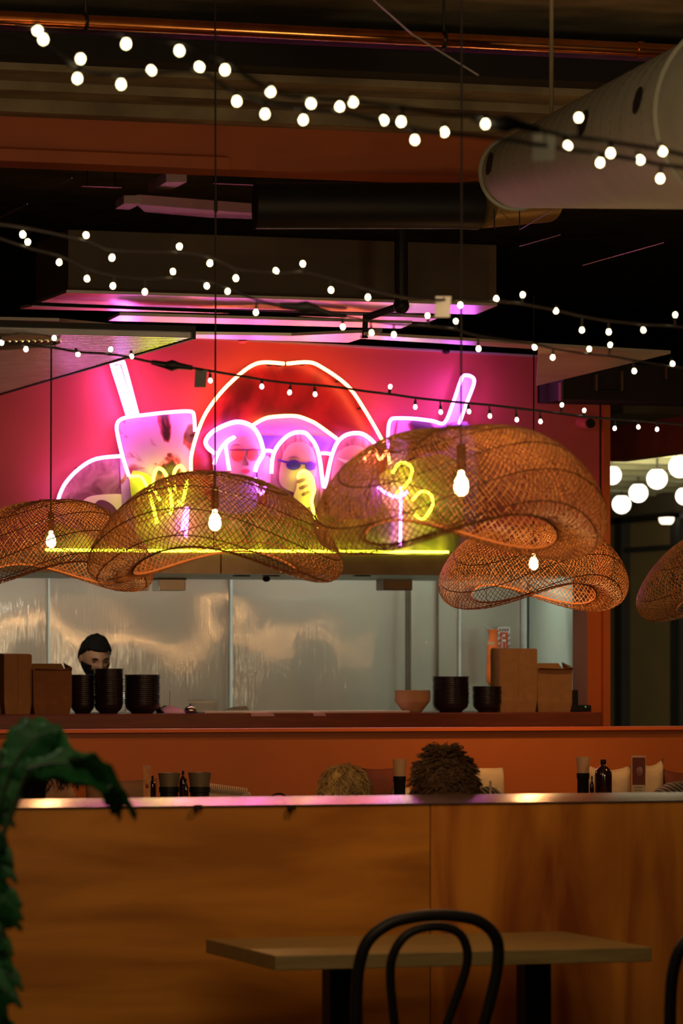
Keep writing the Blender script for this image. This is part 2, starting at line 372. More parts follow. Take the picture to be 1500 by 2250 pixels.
# ------------------------------------------------------------------ table and bentwood chairs
A = onZ(605, 2100, .755); B = onZ(1482, 2090, .755)
tx0, ty0 = A.x, A.y; tx1 = B.x; ty1 = min(onZ(450, 2063, .755).y, Yp-.04)
tb = thing('dining_table', 'oak-topped rectangular dining table on two black columns before the partition', 'table', ((tx0+tx1)/2, (ty0+ty1)/2, 0))
child_world(MB().box((tx0, ty0, .755-.043), (tx1, ty1, .755)), 'tabletop', 'tabletop', tb, bevel=.003)
ym = (ty0+ty1)/2
for px in (745, 1172):
    x = onY(px, 2150, ym).x
    child_world(MB().box((x-.042, ym-.042, .03), (x+.042, ym+.042, .705)), 'leg', 'black', tb, bevel=.004)
    child_world(MB().box((x-.05, ym-.3, .0), (x+.05, ym+.3, .028)), 'foot', 'black', tb, bevel=.006)
    child_world(MB().box((x-.04, ym-.22, .705), (x+.04, ym+.22, .7115)), 'bracket', 'black', tb)

def chair(loc, rz, label):
    t = thing('bentwood_chair', label, 'chair', loc, 'black bentwood chairs', rz)   # local: back at -Y, front +Y
    def P(x, z): return (x, -.19-.16*(z-.45)/.45, z)
    outer = [(-.175, .44), (-.178, .55), (-.196, .68), (-.202, .78), (-.185, .85), (-.13, .895), (-.06, .912), (0, .916), (.06, .912), (.13, .895), (.185, .85), (.202, .78), (.196, .68), (.178, .55), (.175, .44)]
    outer = [(x, z) for x, z in outer]
    MB().tube(smoothpath([P(*p) for p in outer], 5), .0165, 10).build('back_hoop', 'black', t, smooth=True)
    inner = [(-.045, .44), (-.062, .55), (-.088, .66), (-.108, .75), (-.108, .81), (-.08, .86), (-.03, .882), (.03, .882), (.08, .86), (.108, .81), (.108, .75), (.088, .66), (.062, .55), (.045, .44)]
    MB().tube(smoothpath([P(*p) for p in inner], 5), .0125, 10).build('inner_hoop', 'black', t, smooth=True)
    MB().lathe([(.001, .435), (.19, .435), (.205, .44), (.208, .455), (.2, .468), (.17, .466), (.001, .458)], 32).build('seat', 'black', t, smooth=True)
    MB().tube([(.17*math.cos(a), .17*math.sin(a), .26) for a in np.linspace(0, 2*PI, 28, endpoint=False)], .009, 8, closed=True).build('leg_ring', 'black', t, smooth=True)
    for s in (-1, 1):
        MB().tube(smoothpath([(s*.175, -.185, .45), (s*.18, -.2, .25), (s*.2, -.245, 0)], 5), .016, 8).build('leg', 'black', t, smooth=True)
        MB().tube(smoothpath([(s*.14, .14, .44), (s*.155, .16, .25), (s*.18, .2, 0)], 5), .015, 8).build('leg', 'black', t, smooth=True)
    return t
p = at(905, 2006, 10.75)
chair((p.x+.05, p.y+.36, 0), math.radians(3), 'black bentwood chair with looped back tucked at the oak table')
p = at(1651, 2080, 10.6)
chair((p.x, p.y+.36, 0), 0, 'black bentwood chair cut off beside the table\'s far corner')

# ------------------------------------------------------------------ basket lamps
def lamp_profile():
    P = [(.055, 0), (.10, -.004), (.16, -.014), (.23, -.036), (.30, -.075), (.36, -.125), (.405, -.185), (.425, -.24), (.413, -.285), (.375, -.312), (.325, -.318), (.28, -.305)]
    q = smoothpath([(r, 0, z) for r, z in P], 8); q = np.array([(v.x, v.z) for v in q])
    L = np.concatenate([[0], np.cumsum(np.hypot(*np.diff(q, axis=0).T))]); return q, L/L[-1]
PQ, PL = lamp_profile()
AMP = .084
def lampP(t, th):
    r = np.interp(t, PL, PQ[:, 0]); z = np.interp(t, PL, PQ[:, 1])
    c = np.cos(2*th)
    rr = r*(1+.05*c*(r/.42)**2)
    z = z*(1+.10*c*0)-AMP*(r/.42)**1.7*c
    return np.stack([rr*np.cos(th), rr*np.sin(th), z], -1)
def lampN(t, th):
    e = 1e-3; a = lampP(np.clip(t+e, 0, 1), th)-lampP(np.clip(t-e, 0, 1), th); b = lampP(t, th+e)-lampP(t, th-e)
    n = np.cross(a, b); return n/np.linalg.norm(n, axis=-1, keepdims=True)
def weave():
    vs = []; fs = []; K = 44; N = 128
    for d in (-1, 1):
        for i in range(N):
            t = np.linspace(0, 1, K); th = 2*PI*i/N+d*1.25*t+random.uniform(-.008, .008)
            p = lampP(t, th); n = lampN(t, th)*1.0
            tan = np.gradient(p, axis=0); tan /= np.linalg.norm(tan, axis=1, keepdims=True)
            side = np.cross(n, tan); p = p+n*(.0011*d*np.cos(t*60+i*PI))[:, None]
            wd = .00118; th_ = .0006; base = len(vs)
            for k in range(K):
                for a, b in ((-wd, -th_), (wd, -th_), (wd, th_), (-wd, th_)): vs.append(tuple(p[k]+side[k]*a+n[k]*b))
            for k in range(K-1):
                for j in range(4):
                    a = base+k*4; fs.append((a+j, a+(j+1) % 4, a+4+(j+1) % 4, a+4+j))
    me = bpy.data.meshes.new('woven_shade'); me.from_pydata(vs, [], fs); me.materials.append(M['cane']); me.update(); return me
weave_me = weave()
def hoop(t, r, name, m, parent, inset=.002):
    th = np.linspace(0, 2*PI, 72, endpoint=False); p = lampP(np.full(72, t), th)
    return MB().tube([tuple(q) for q in p], r, 6, closed=True).build(name, m, parent, smooth=True)
M['filament'] = emitter('filament_glow', (1, .60, .22), 28)
def make_lamp(loc, rz, scale, label, topz, cordm='cord', power=7):
    t = thing('basket_lamp', label, 'lamp', loc, 'wavy woven basket pendant lamps', rz); t.scale = (scale,)*3
    o = bpy.data.objects.new('woven_shade', weave_me); COL.objects.link(o); o.parent = t; o['kind'] = 'stuff'
    hoop(.001, .003, 'top_ring', 'canedark', t); hoop(.999, .004, 'rim', 'canedark', t)
    for q in (.30, .50, .68, .82): hoop(q, .0022, 'hoop', 'canedark', t)
    for a in (0.3, .3+PI/2, .3+PI, .3+1.5*PI):
        tt = np.linspace(0, 1, 24); MB().tube([tuple(v) for v in lampP(tt, np.full(24, a))], .0017, 5).build('rib', 'canedark', t, smooth=True)
    MB().tube([(-.055, 0, .004), (.055, 0, .004)], .003, 6).build('cross_bar', 'canedark', t)
    MB().tube([(.006*math.sin(k*1.7)/3, .004*math.cos(k)/3, k) for k in np.linspace(-.05, (topz-loc[2])/scale, 14)], .0035, 6).build('cord', cordm, t)
    MB().lathe([(.001, -.045), (.012, -.047), (.014, -.06), (.014, -.115), (.010, -.125)], 14).build('lamp_socket', 'canedark', t, smooth=True)
    b = MB().lathe([(.001, -.125), (.008, -.127), (.010, -.14), (.019, -.155), (.022, -.175), (.018, -.190), (.007, -.199), (.001, -.200)], 14).build('bulb', 'filament', t, smooth=True)
    l = bpy.data.lights.new('lamp_light', 'POINT'); l.energy = power; l.color = (1, .50, .17); l.shadow_soft_size = .035
    lo = bpy.data.objects.new('lamp_light', l); COL.objects.link(lo); lo.parent = t; lo.location = (0, 0, -.235)
    return t
R0 = -YAW
make_lamp(at(1013, 940, 11.75), R0+math.radians(38), 1.0, 'largest and nearest wavy woven basket lamp, open side tipped to the right', 4.3, power=13)
make_lamp(at(472, 1040, 13.9), R0+math.radians(-16), 1.0, 'middle wavy woven basket lamp arched in front of the neon burger', 4.3, power=13)
make_lamp(at(112, 1101, 17.0), R0+math.radians(32), 1.0, 'woven basket lamp cut by the left edge under the slatted ceiling', 2.95, power=13)
make_lamp(at(1172, 1155, 18.0), R0+math.radians(42), 1.0, 'woven basket lamp half hidden behind the largest one', 3.25, 'darkmetal', power=22)
make_lamp(at(1648, 1150, 15.5), R0+math.radians(20), 1.0, 'woven basket lamp just showing at the right edge beside the dark doors', 4.3, power=4)
# the row of lamps goes on past the right edge; the kitchen steel mirrors them
for k, (x, y, lb) in enumerate(((8.3, 16.4, 'basket lamp outside the picture at the right, nearest the pass'), (9.7, 14.5, 'basket lamp outside the picture at the right, middle of its row'), (10.9, 14.2, 'basket lamp outside the picture at the far right end of the row'))):
    make_lamp((x, y, 2.24), .4*k, 1.0, lb, 4.3, power=10)

# ------------------------------------------------------------------ neon mural sign
sign = thing('neon_sign', 'large neon mural of burger, drinks and three women in sunglasses on the red wall', 'sign', (5, 20, 2.17))
def plate(poly, Y, m, name='printed_panel', th=.012, smooth=True, k=5):
    pts = [onY(a, b, Y) for a, b in poly]
    if smooth: pts = smoothpath(pts, k, closed=True)
    return child_world(MB().prism(pts, (0, th, 0)), name, m, sign)
def pm(name, a, b, scale=6, pos=(.35, .65), c=None, stretch=(1, 1, 1)):
    m = bpy.data.materials.new(name); m.use_nodes = True; nt = m.node_tree; bs = nt.nodes['Principled BSDF']; bs.inputs['Roughness'].default_value = .35
    tc = nt.nodes.new('ShaderNodeTexCoord'); mp = nt.nodes.new('ShaderNodeMapping'); mp.inputs['Scale'].default_value = stretch
    n = nt.nodes.new('ShaderNodeTexNoise'); n.inputs['Scale'].default_value = scale; n.inputs['Detail'].default_value = 6; n.inputs['Distortion'].default_value = 1
    r = nt.nodes.new('ShaderNodeValToRGB'); r.color_ramp.elements[0].position = pos[0]; r.color_ramp.elements[1].position = pos[1]
    r.color_ramp.elements[0].color = (*a, 1); r.color_ramp.elements[1].color = (*b, 1)
    if c: e = r.color_ramp.elements.new((pos[0]+pos[1])/2); e.color = (*c, 1)
    nt.links.new(tc.outputs['Object'], mp.inputs[0]); nt.links.new(mp.outputs[0], n.inputs['Vector']); nt.links.new(n.outputs[0], r.inputs[0]); nt.links.new(r.outputs[0], bs.inputs['Base Color']); return m
Pm = dict(
    bun=pm('print_bun', (.10, .006, .006), (.48, .05, .03), 2.2, c=(.34, .02, .02)),
    bunlow=pm('print_patty', (.55, .35, .62), (.25, .12, .50), 1.2, (.4, .6), stretch=(.4, 1, 3)),
    cup=pm('print_drink', (.03, .004, .012), (.50, .30, .52), 4.2, (.42, .50), c=(.30, .04, .06)),
    ball=pm('print_bread', (.10, .02, .04), (.42, .22, .22), 9, (.3, .7)),
    lettuce=pm('print_lettuce', (.07, .10, .01), (.50, .46, .08), 5, (.35, .6)),
    skin=pm('print_skin', (.46, .27, .22), (.60, .38, .32), 2), hair=pm('print_hair', (.12, .05, .05), (.40, .20, .20), 6, stretch=(5, 1, 1)),
    hat=pm('print_hat', (.28, .20, .34), (.45, .34, .48), 3), glass=pm('print_lens', (.60, .10, .05), (.70, .22, .08), 3),
    glassb=pm('print_lens_blue', (.05, .02, .30), (.12, .05, .45), 3), lip=pm('print_lip', (.6, .06, .08), (.7, .1, .1), 3),
    dark=pm('print_dark', (.10, .02, .08), (.18, .04, .12), 3), cream=pm('print_cream', (.80, .72, .50), (.85, .8, .6), 3), blue=pm('print_blue', (.06, .05, .45), (.15, .10, .6), 3),
    straw=pm('print_straw', (.85, .80, .85), (.9, .85, .9), 3), finger=pm('print_finger', (.70, .50, .30), (.80, .60, .38), 4))
Yb = 19.93
plate([(128, 1205), (126, 1100), (145, 1062), (178, 1030), (214, 1010), (268, 1004), (290, 1040), (300, 1205)], Yb, Pm['ball'])
plate([(180, 1110), (200, 1090), (270, 1086), (300, 1100), (280, 1120), (200, 1122)], Yb-.012, Pm['cream'], th=.011)
plate([(190, 1150), (215, 1100), (250, 1112), (262, 1150)], Yb-.013, Pm['dark'], th=.0125)
dome = [(420, 1040), (420, 1005), (432, 955), (452, 905), (484, 862), (520, 826), (552, 804), (582, 797), (625, 800), (680, 796), (710, 809), (750, 835), (775, 860), (800, 897), (824, 936), (842, 980), (850, 1210), (420, 1210)]
plate(dome, Yb, Pm['bun'], k=3)
plate([(500, 980), (556, 936), (598, 917), (648, 914), (682, 924), (700, 936), (742, 965), (760, 1000), (740, 1060), (500, 1060)], Yb-.013, Pm['bunlow'], th=.012)
plate([(560, 957), (700, 957), (735, 962), (735, 990), (570, 990)], Yb-.026, Pm['blue'], th=.012, smooth=False)
plate([(570, 1000), (735, 1000), (735, 1060), (570, 1060)], Yb-.025, Pm['bun'], th=.011, smooth=False)
plate([(286, 1205), (262, 964), (256, 934), (272, 918), (318, 912), (416, 903), (428, 914), (430, 950), (420, 1000), (420, 1205)], Yb-.014, Pm['cup'], k=3)
plate([(282, 918), (245, 800), (252, 794), (268, 795), (302, 914)], Yb-.002, Pm['straw'], k=2)
plate([(290, 1205), (284, 1050), (320, 1040), (380, 1080), (430, 1040), (460, 1100), (560, 1110), (660, 1120), (720, 1080), (800, 1060), (880, 1020), (1000, 1010), (1000, 1211), (800, 1212), (500, 1209), (130, 1206), (130, 1150)], Yb-.04, Pm['lettuce'], k=3)
# right cup and straw
plate([(850, 1205), (852, 962), (855, 926), (868, 920), (912, 920), (980, 930), (1040, 950), (1030, 1205)], Yb-.02, Pm['cup'], k=3)
plate([(980, 930), (995, 886), (1012, 834), (1022, 824), (1040, 830), (1041, 846), (1024, 888), (1008, 935)], Yb-.002, Pm['straw'], k=2)
# woman with pale hat
plate([(470, 1040), (466, 1000), (454, 975), (452, 960), (470, 944), (500, 931), (525, 927), (553, 935), (570, 956), (579, 985), (578, 1000), (562, 1040), (560, 1120), (480, 1120)], Yb-.052, Pm['hat'])
plate([(498, 1050), (496, 1000), (505, 965), (530, 958), (556, 965), (570, 985), (572, 1010), (558, 1040), (545, 1056), (525, 1060)], Yb-.060, Pm['skin'], th=.007)
def lens(cx, cy, rx, ry, Y, m): plate([(cx+rx*math.cos(a), cy+ry*math.sin(a)) for a in np.linspace(0, 2*PI, 12, endpoint=False)], Y, m, 'printed_lens', .004, k=2)
lens(522, 999, 15, 15, Yb-.066, Pm['glass']); lens(556, 999, 12, 14, Yb-.066, Pm['glass'])
plate([(505, 987), (570, 987), (570, 990), (505, 990)], Yb-.068, Pm['dark'], 'printed_brow', .004, smooth=False)
plate([(506, 980), (520, 976), (530, 979), (520, 978)], Yb-.068, Pm['dark'], 'printed_brow', .004)
plate([(538, 1000), (541, 1015), (534, 1022), (546, 1022), (543, 1012)], Yb-.066, Pm['hair'], 'printed_nose', .004)
plate([(530, 1034), (540, 1031), (550, 1034), (540, 1041)], Yb-.066, Pm['lip'], 'printed_lip', .004)
# woman in the middle with slim blue glasses
plate([(595, 1130), (597, 1040), (602, 1000), (617, 972), (642, 954), (668, 951), (682, 964), (697, 985), (704, 1012), (712, 1070), (715, 1130)], Yb-.052, Pm['hair'])
plate([(615, 1060), (622, 1000), (640, 975), (665, 972), (685, 985), (695, 1015), (692, 1050), (670, 1085), (645, 1082)], Yb-.060, Pm['skin'], th=.007)
lens(645, 1022, 16, 11, Yb-.066, Pm['glassb']); lens(682, 1024, 12, 10, Yb-.066, Pm['glassb'])
plate([(610, 1009), (632, 1014), (700, 1018), (698, 1022), (632, 1019), (612, 1013)], Yb-.069, Pm['glassb'], 'printed_temple', .004, smooth=False)
plate([(632, 1007), (645, 1003), (658, 1007), (645, 1005)], Yb-.066, Pm['dark'], 'printed_brow', .004)
plate([(655, 1038), (672, 1034), (690, 1050), (692, 1080), (684, 1110), (660, 1115), (645, 1095), (652, 1070)], Yb-.068, Pm['finger'], 'printed_hand', .006)
for k in range(3): plate([(652+6*k, 1056+14*k), (668+5*k, 1050+14*k), (672+4*k, 1055+14*k), (656+5*k, 1062+14*k)], Yb-.071, Pm['hair'], 'printed_finger', .0025)
# woman on the right with white glasses
plate([(716, 1130), (720, 1040), (728, 1004), (741, 972), (762, 955), (790, 952), (812, 962), (826, 980), (832, 1040), (830, 1130)], Yb-.052, Pm['hair'])
plate([(730, 1060), (736, 1005), (760, 982), (790, 980), (812, 1000), (815, 1050), (790, 1090), (750, 1085)], Yb-.060, Pm['skin'], th=.007)
plate([(742, 1006), (764, 1011), (780, 1004), (800, 1006), (792, 1018), (776, 1013), (766, 1020), (752, 1014)], Yb-.066, Pm['cream'], 'printed_glasses', .004)
# small woman between
plate([(566, 1030), (572, 1004), (592, 1004), (596, 1030), (590, 1070), (570, 1070)], Yb-.048, Pm['skin'])
Yt = 19.835
NE = {}
def neon(name, core, s): NE[name] = emitter('neon_'+name, core, s)
neon('pink', (1.0, .10, .50), 22); neon('magenta', (1.0, .13, .78), 22); neon('red', (1.0, .19, .06), 26); neon('yellow', (.78, .85, .03), 15); neon('violet', (.75, .12, 1.0), 24); neon('white', (1.0, .17, .72), 21)
def tubeN(pts, c, r=.0085, Y=Yt, name='neon_tube', closed=False, k=4):
    P = smoothpath([onY(a, b, Y) for a, b in pts], k, closed)
    o = child_world(MB().tube(P, r, 8, closed=closed), name, NE[c], sign, smooth=True); return o
tubeN([(282, 916), (262, 852), (246, 801), (250, 795), (266, 796), (273, 804), (302, 913)], 'magenta', r=.011)
tubeN([(292, 910), (274, 852), (258, 803)], 'pink', r=.011, Y=Yt-.02)
tubeN([(428, 948), (426, 914), (417, 904), (370, 906), (316, 912), (274, 918), (257, 932), (260, 964), (272, 1012), (283, 1046)], 'white')
tubeN([(126, 1104), (134, 1080), (148, 1056), (176, 1028), (212, 1008), (266, 1002)], 'white')
tubeN([(284, 1048), (304, 1046), (316, 1056), (330, 1090), (345, 1150)], 'yellow')
tubeN([(352, 1100), (338, 1075), (336, 1055), (342, 1034), (350, 1029), (360, 1036), (368, 1055), (378, 1110), (372, 1130)], 'yellow')
tubeN([(384, 1080), (382, 1046), (386, 1031), (396, 1024), (405, 1036), (410, 1062), (398, 1110), (392, 1100)], 'yellow')
tubeN([(420, 1040), (420, 1004), (432, 956), (452, 908), (484, 864), (520, 828), (552, 804), (580, 796), (624, 799)], 'red')
tubeN([(630, 799), (680, 796), (710, 809), (750, 836), (774, 860), (798, 896), (822, 936), (842, 972)], 'red')
tubeN([(556, 934), (576, 922), (598, 916), (648, 914), (680, 924), (700, 935), (740, 964)], 'red')
tubeN([(504, 1034), (498, 998), (497, 974), (516, 960), (500, 968), (482, 990), (470, 1020)], 'white')
tubeN([(474, 997), (457, 984), (452, 968), (468, 948), (500, 932), (526, 927), (552, 936), (568, 956), (576, 980), (578, 997), (566, 1018), (560, 1036)], 'magenta', r=.0105)
tubeN([(578, 992), (588, 990), (600, 992)], 'pink')
tubeN([(596, 1040), (600, 1000), (616, 972), (640, 953), (666, 950), (680, 960), (694, 980), (702, 1008), (708, 1052), (713, 1071), (720, 1040), (728, 1004), (741, 972), (762, 955), (790, 952), (810, 962), (824, 976)], 'white', r=.0095)
tubeN([(706, 996), (716, 996), (727, 998)], 'pink')
tubeN([(654, 1050), (659, 1038), (671, 1036), (683, 1048), (690, 1076), (684, 1104), (700, 1160)], 'yellow', Y=Yt-.02)
tubeN([(852, 985), (853, 940), (858, 923), (868, 919), (910, 920), (950, 925), (976, 929), (994, 888), (1012, 836), (1020, 825), (1036, 828), (1041, 842), (1024, 888), (1008, 932)], 'violet')
tubeN([(880, 1070), (880, 1120), (879, 1200)], 'violet')
tubeN([(862, 1040), (875, 1020), (892, 1018), (905, 1032), (896, 1060), (870, 1085)], 'yellow')
tubeN([(905, 1100), (925, 1080), (945, 1086), (950, 1110), (930, 1140), (910, 1130)], 'yellow')
tubeN([(800, 1010), (820, 985), (835, 1010), (850, 990), (856, 1020)], 'red')
tubeN([(830, 1070), (850, 1085), (878, 1092), (895, 1080)], 'violet')
tubeN([(400, 1165), (404, 1140), (412, 1115), (408, 1180)], 'violet')
tubeN([(560, 1050), (566, 1075), (576, 1085), (584, 1060)], 'violet')
tubeN([(100, 1208), (330, 1210), (660, 1211), (985, 1213)], 'yellow', r=.007, k=3)
# mounts: small clips under the tubes
for a, b in ((430, 955), (552, 804), (625, 799), (750, 836), (798, 896), (652, 914), (910, 920), (176, 1028), (266, 1002), (340, 1210), (700, 1211), (920, 1213)):
    p = onY(a, b, Yt); child_world(MB().tube([(p.x, Yt+.01, p.z), (p.x, Yt+.095, p.z)], .006, 6), 'standoff', 'darkmetal', sign)
for a, b in ((592, 802), (612, 803), (646, 801), (662, 801)):
    p = onY(a, b, Yt+.02); child_world(MB().ball((p.x, p.y, p.z), (.02, .008, .006)), 'electrode_boot', 'black', sign)

# ------------------------------------------------------------------ ceiling things
def slab(name, poly, z, th, m, label=None, cat=None, kindstruct=False, parent=None):
    o = MB().prism([onZ(a, b, z) for a, b in poly], (0, 0, th)).build(name, m, parent)
    if label: tag(o, label, cat)
    if kindstruct: struct(o)
    return o
# big bulkhead box with lit underside
bh = thing('ceiling_bulkhead', 'long brown boxed bulkhead with a neon-lit pale underside', 'bulkhead')
P1 = [(150, 643), (1090, 672), (1045, 690), (80, 668)]
o = slab('box', P1, 3.275, .285, 'bulkhead', parent=bh)
o = slab('underside', [(146, 643), (1092, 672), (1045, 691), (76, 669)], 3.26, .013, 'soffit', parent=bh)
slab('soffit_strip', [(70, 673), (640, 690), (900, 697), (960, 700), (940, 708), (560, 690), (44, 679)], 3.25, .014, 'soffit', 'narrow neon-lit ceiling strip just below the bulkhead', 'ceiling strip')
slab('soffit_strip', [(263, 693), (905, 711), (880, 722), (238, 705)], 3.20, .014, 'soffit', 'short pale ceiling strip with a small hole, third down', 'ceiling strip')
slab('soffit_strip', [(0, 703), (130, 706), (420, 735), (640, 738), (840, 729), (765, 753), (420, 743), (0, 733)], 3.12, .014, 'soffit', 'wide purple-lit ceiling strip directly above the slatted ceiling', 'ceiling strip')
slab('soffit_strip', [(800, 736), (1170, 757), (1172, 767), (790, 744)], 3.10, .014, 'soffit', 'thin violet-lit ceiling strip above the right half of the sign', 'ceiling strip')
slab('ceiling_panel', [(1182, 760), (1473, 777), (1178, 848)], 3.0, .014, 'soffit', 'dark triangular purple-lit ceiling panel right of the red wall', 'ceiling panel')
# black pipe under the bulkhead
tag(MB().tube([onZ(66, 667, 3.24), onZ(600, 689, 3.24), onZ(760, 694, 3.24)], .008, 8).build('conduit_pipe', 'black', smooth=True), 'thin black conduit under the neon-lit bulkhead', 'pipe')
# slatted ceiling
sl = thing('slatted_ceiling', 'slatted ceiling raft catching purple neon light at upper left', 'ceiling')
ys = np.arange(16.1, 20.9, .078); mb = MB(); mb2 = MB()
for y in ys:
    if y < 19.9: mb.box((-1.5, y, 2.95), (4.45, y+.045, 2.975))
o = mb.build('slat', 'slat', sl); o['kind'] = 'stuff'
MB().box((-1.5, 16.08, 2.976), (4.45, 19.95, 3.0)).build('backing_board', 'black', sl)
MB().box((4.45, 16.08, 2.945), (4.465, 19.95, 3.0)).build('edge_trim', 'black', sl)
# corrugated round duct peeking at the far upper left
fd = thing('flexible_duct', 'blue-grey ribbed round duct end at the left edge under slats', 'duct')
for k in range(11):
    c = onZ(-60, 752, 2.93); R = .10+.026*k
    MB().tube([(c.x+R*math.cos(a), c.y+R*math.sin(a)*1.2, 2.935) for a in np.linspace(-1.3, 1.1, 18)], .006, 5).build('rib', 'slat', fd)
# red painted beam and concrete steps above it
def xbeam(name, px, ytop, ybot, Y, dep, x0, x1, m, label=None, cat=None):
    a = onY(px, ytop, Y).z; b = onY(px, ybot, Y).z
    o = MB().box((x0, Y, b), (x1, Y+dep, a)).build(name, m, bevel=.004); 
    if label: tag(o, label, cat)
    else: struct(o)
    return o
xbeam('beam', 0, 242, 352, 16.6, .25, -2, 12, 'red_beam', 'orange-red painted ceiling beam behind the silver duct', 'beam')
xbeam('beam', 0, 325, 353, 16.55, .05, -2, onY(500, 300, 16.6).x, 'red_beam', 'shallow orange lip along the bottom left of the painted beam', 'beam')
xbeam('trim_5', 0, 196, 244, 16.45, .5, -2, 12, 'concrete')
xbeam('trim_6', 0, 150, 196, 16.2, .8, -2, 12, 'concrete')
xbeam('trim_7', 0, 118, 152, 15.9, 1.1, -2, 12, 'concrete')
xbeam('beam', 0, 66, 119, 15.7, 1.3, -2, 12, 'void', 'black steel ceiling beam directly below the copper pipe', 'beam')
# copper pipe
cp = thing('copper_pipe', 'shiny copper pipe running across under the concrete ceiling', 'pipe')
c0 = onY(-200, 36, 14.0); zc = onY(700, 74, 14.0).z
MB().tube([(-1, 14, zc), (9.5, 14, zc)], .0255, 20).build('pipe', 'copper', cp, smooth=True)
for px in (188, 975):
    x = onY(px, 60, 14).x
    MB().tube([(x+.0, 14+.031*math.cos(a), zc+.031*math.sin(a)) for a in np.linspace(0, 2*PI, 20, endpoint=False)], .006, 6, closed=True).build('clamp', 'darkmetal', cp, smooth=True)
    MB().tube([(x, 14, zc+.03), (x, 14, 4.32)], .005, 6).build('hanger_rod', 'darkmetal', cp)
MB().tube([(onY(1405, 100, 14).x-.012, 14, zc), (onY(1405, 100, 14).x+.012, 14, zc)], .031, 20).build('coupling', 'copper', cp, smooth=True)
# big spiral duct
D0 = at(1132, 380, 15.0); D1 = at(1650, 250, 12.0)
r0, r1 = .131, .286
du = thing('spiral_duct', 'large silver spiral air duct with round outlets at upper right', 'duct')
ax = (D1-D0); AL = ax.length; ax.normalize()
def ductring(t, dr=0): 
    return D0+ax*(AL*t), r0+(r1-r0)*t+dr
def taper(ts, rad): return [tuple(D0+ax*(AL*t)) for t in ts], rad
ts = np.linspace(0, 1.0, 30); pts, _ = taper(ts, 0)
MB().tube(pts, [r0+(r1-r0)*t for t in ts], 48).build('duct_tube', 'duct', du, smooth=True)
ts2 = np.linspace(1.0, 1.6, 10); pts, _ = taper(ts2, 0)
MB().tube(pts, [r0+(r1-r0)*1.0+.008+(r1-r0)*.5*(t-1) for t in ts2], 48).build('duct_section', 'duct', du, smooth=True)
for t, dr, w_ in ((0.0, .004, .008), (1.0, .010, .009)):
    c, r = ductring(t, dr); q = ax.to_track_quat('Z', 'Y')
    MB().tube([tuple(c+q@Vector((r*math.cos(a), r*math.sin(a), 0))) for a in np.linspace(0, 2*PI, 48, endpoint=False)], w_, 6, closed=True).build('duct_flange', 'duct', du, smooth=True)
q = ax.to_track_quat('Z', 'Y')
for k in range(19):
    t = .05+k*.05
    c, r = ductring(t, .0003)
    MB().tube([tuple(c+ax*(.10*a/(2*PI))+q@Vector((r*math.cos(a), r*math.sin(a), 0))) for a in np.linspace(0, 2*PI, 48)], .0030, 5).build('seam', 'darkmetal', du)
# round outlets on the side facing the room
for px, py in ((1078, 362), (1285, 271), (1405, 226)):
    best = None
    for i in range(400):
        t = i/399; c, r = ductring(t)
        for j in range(90):
            a = 2*PI*j/90; P = c+q@Vector((r*math.cos(a), r*math.sin(a), 0)); v = P-Vector((0, 0, EYE))
            dd = v.dot(Vector((sy, cy, 0))); X = 750+F*v.dot(Vector((cy, -sy, 0)))/dd; Yy = HY-F*v.z/dd
            e = (X-px)**2+(Yy-py)**2
            nn = (P-c).normalized()
            if nn.dot(v.normalized()) < 0 and (best is None or e < best[0]): best = (e, P, nn)
    P, nn = best[1], best[2]; qq = nn.to_track_quat('Z', 'Y')
    R = .043
    MB().prism([tuple(P+nn*.004+qq@Vector((R*math.cos(a), R*math.sin(a), 0))) for a in np.linspace(0, 2*PI, 20, endpoint=False)], nn*.002).build('outlet', 'black', du)
for px, py0, py1, d in ((1211, 20, 250, 14.4),):
    p = at(px, py1+6, d); MB().tube([p, (p.x, p.y, 4.32)], .008, 6).build('hanger_rod', 'concrete', du)
# dark round duct end and brown duct behind
bd = thing('brown_duct', 'brown round duct stub below the silver duct', 'duct')
a = at(1010, 448, 17.2); b = at(1200, 440, 17.6)
MB().tube([at(1056, 452, 17.3), b], .098, 32).build('duct_tube', 'brownduct', bd, smooth=True)
tag(MB().tube([at(560, 452, 17.1), at(1010, 452, 17.25), at(1046, 452, 17.28)], [.10, .10, .105], 32).build('black_duct', 'black', smooth=True), 'black round duct below the orange beam ending at the brown stub', 'duct')
for i, (px, t) in enumerate(((1086, 0), (1141, 0))):
    MB().tube([at(px, 432+t, 17.25), at(px, 505, 17.25)], .003, 5).build('strap', 'darkmetal', bd)
# void filler: trays and ducts in the dark
def vbox(name, px0, px1, y0, y1, Y, dep, m, label, cat):
    a = onY(px0, y0, Y); b = onY(px1, y1, Y); t = thing(name, label, cat)
    MB().box((a.x, Y, min(a.z, b.z)), (b.x, Y+dep, max(a.z, b.z))).build('rail', m, t, bevel=.002)
    for q in (.15, .85):
        x = a.x+(b.x-a.x)*q; MB().tube([(x, Y+dep/2, max(a.z, b.z)-.001), (x, Y+dep/2, 4.32)], .003, 5).build('hanger_rod', 'void', t)
    return t
slab('lit_tray', [(365, 400), (410, 400), (362, 424), (326, 424)], 4.0, .05, 'soffit', 'small pale panel lit violet high in the dark ceiling', 'ceiling panel')
slab('lit_tray', [(272, 447), (312, 447), (284, 461), (254, 459)], 3.9, .04, 'soffit', 'tiny violet-lit panel in the dark above the bulkhead', 'ceiling panel')
slab('lit_tray', [(300, 449), (700, 480), (860, 489), (700, 486), (460, 478), (318, 466)], 3.9, .05, 'soffit', 'long thin magenta-lit panel edge in the dark ceiling', 'ceiling panel')
vbox('cable_tray', 180, 268, 409, 411, 18.6, .03, 'hood', 'short violet-lit cable tray edge high at left', 'cable tray')
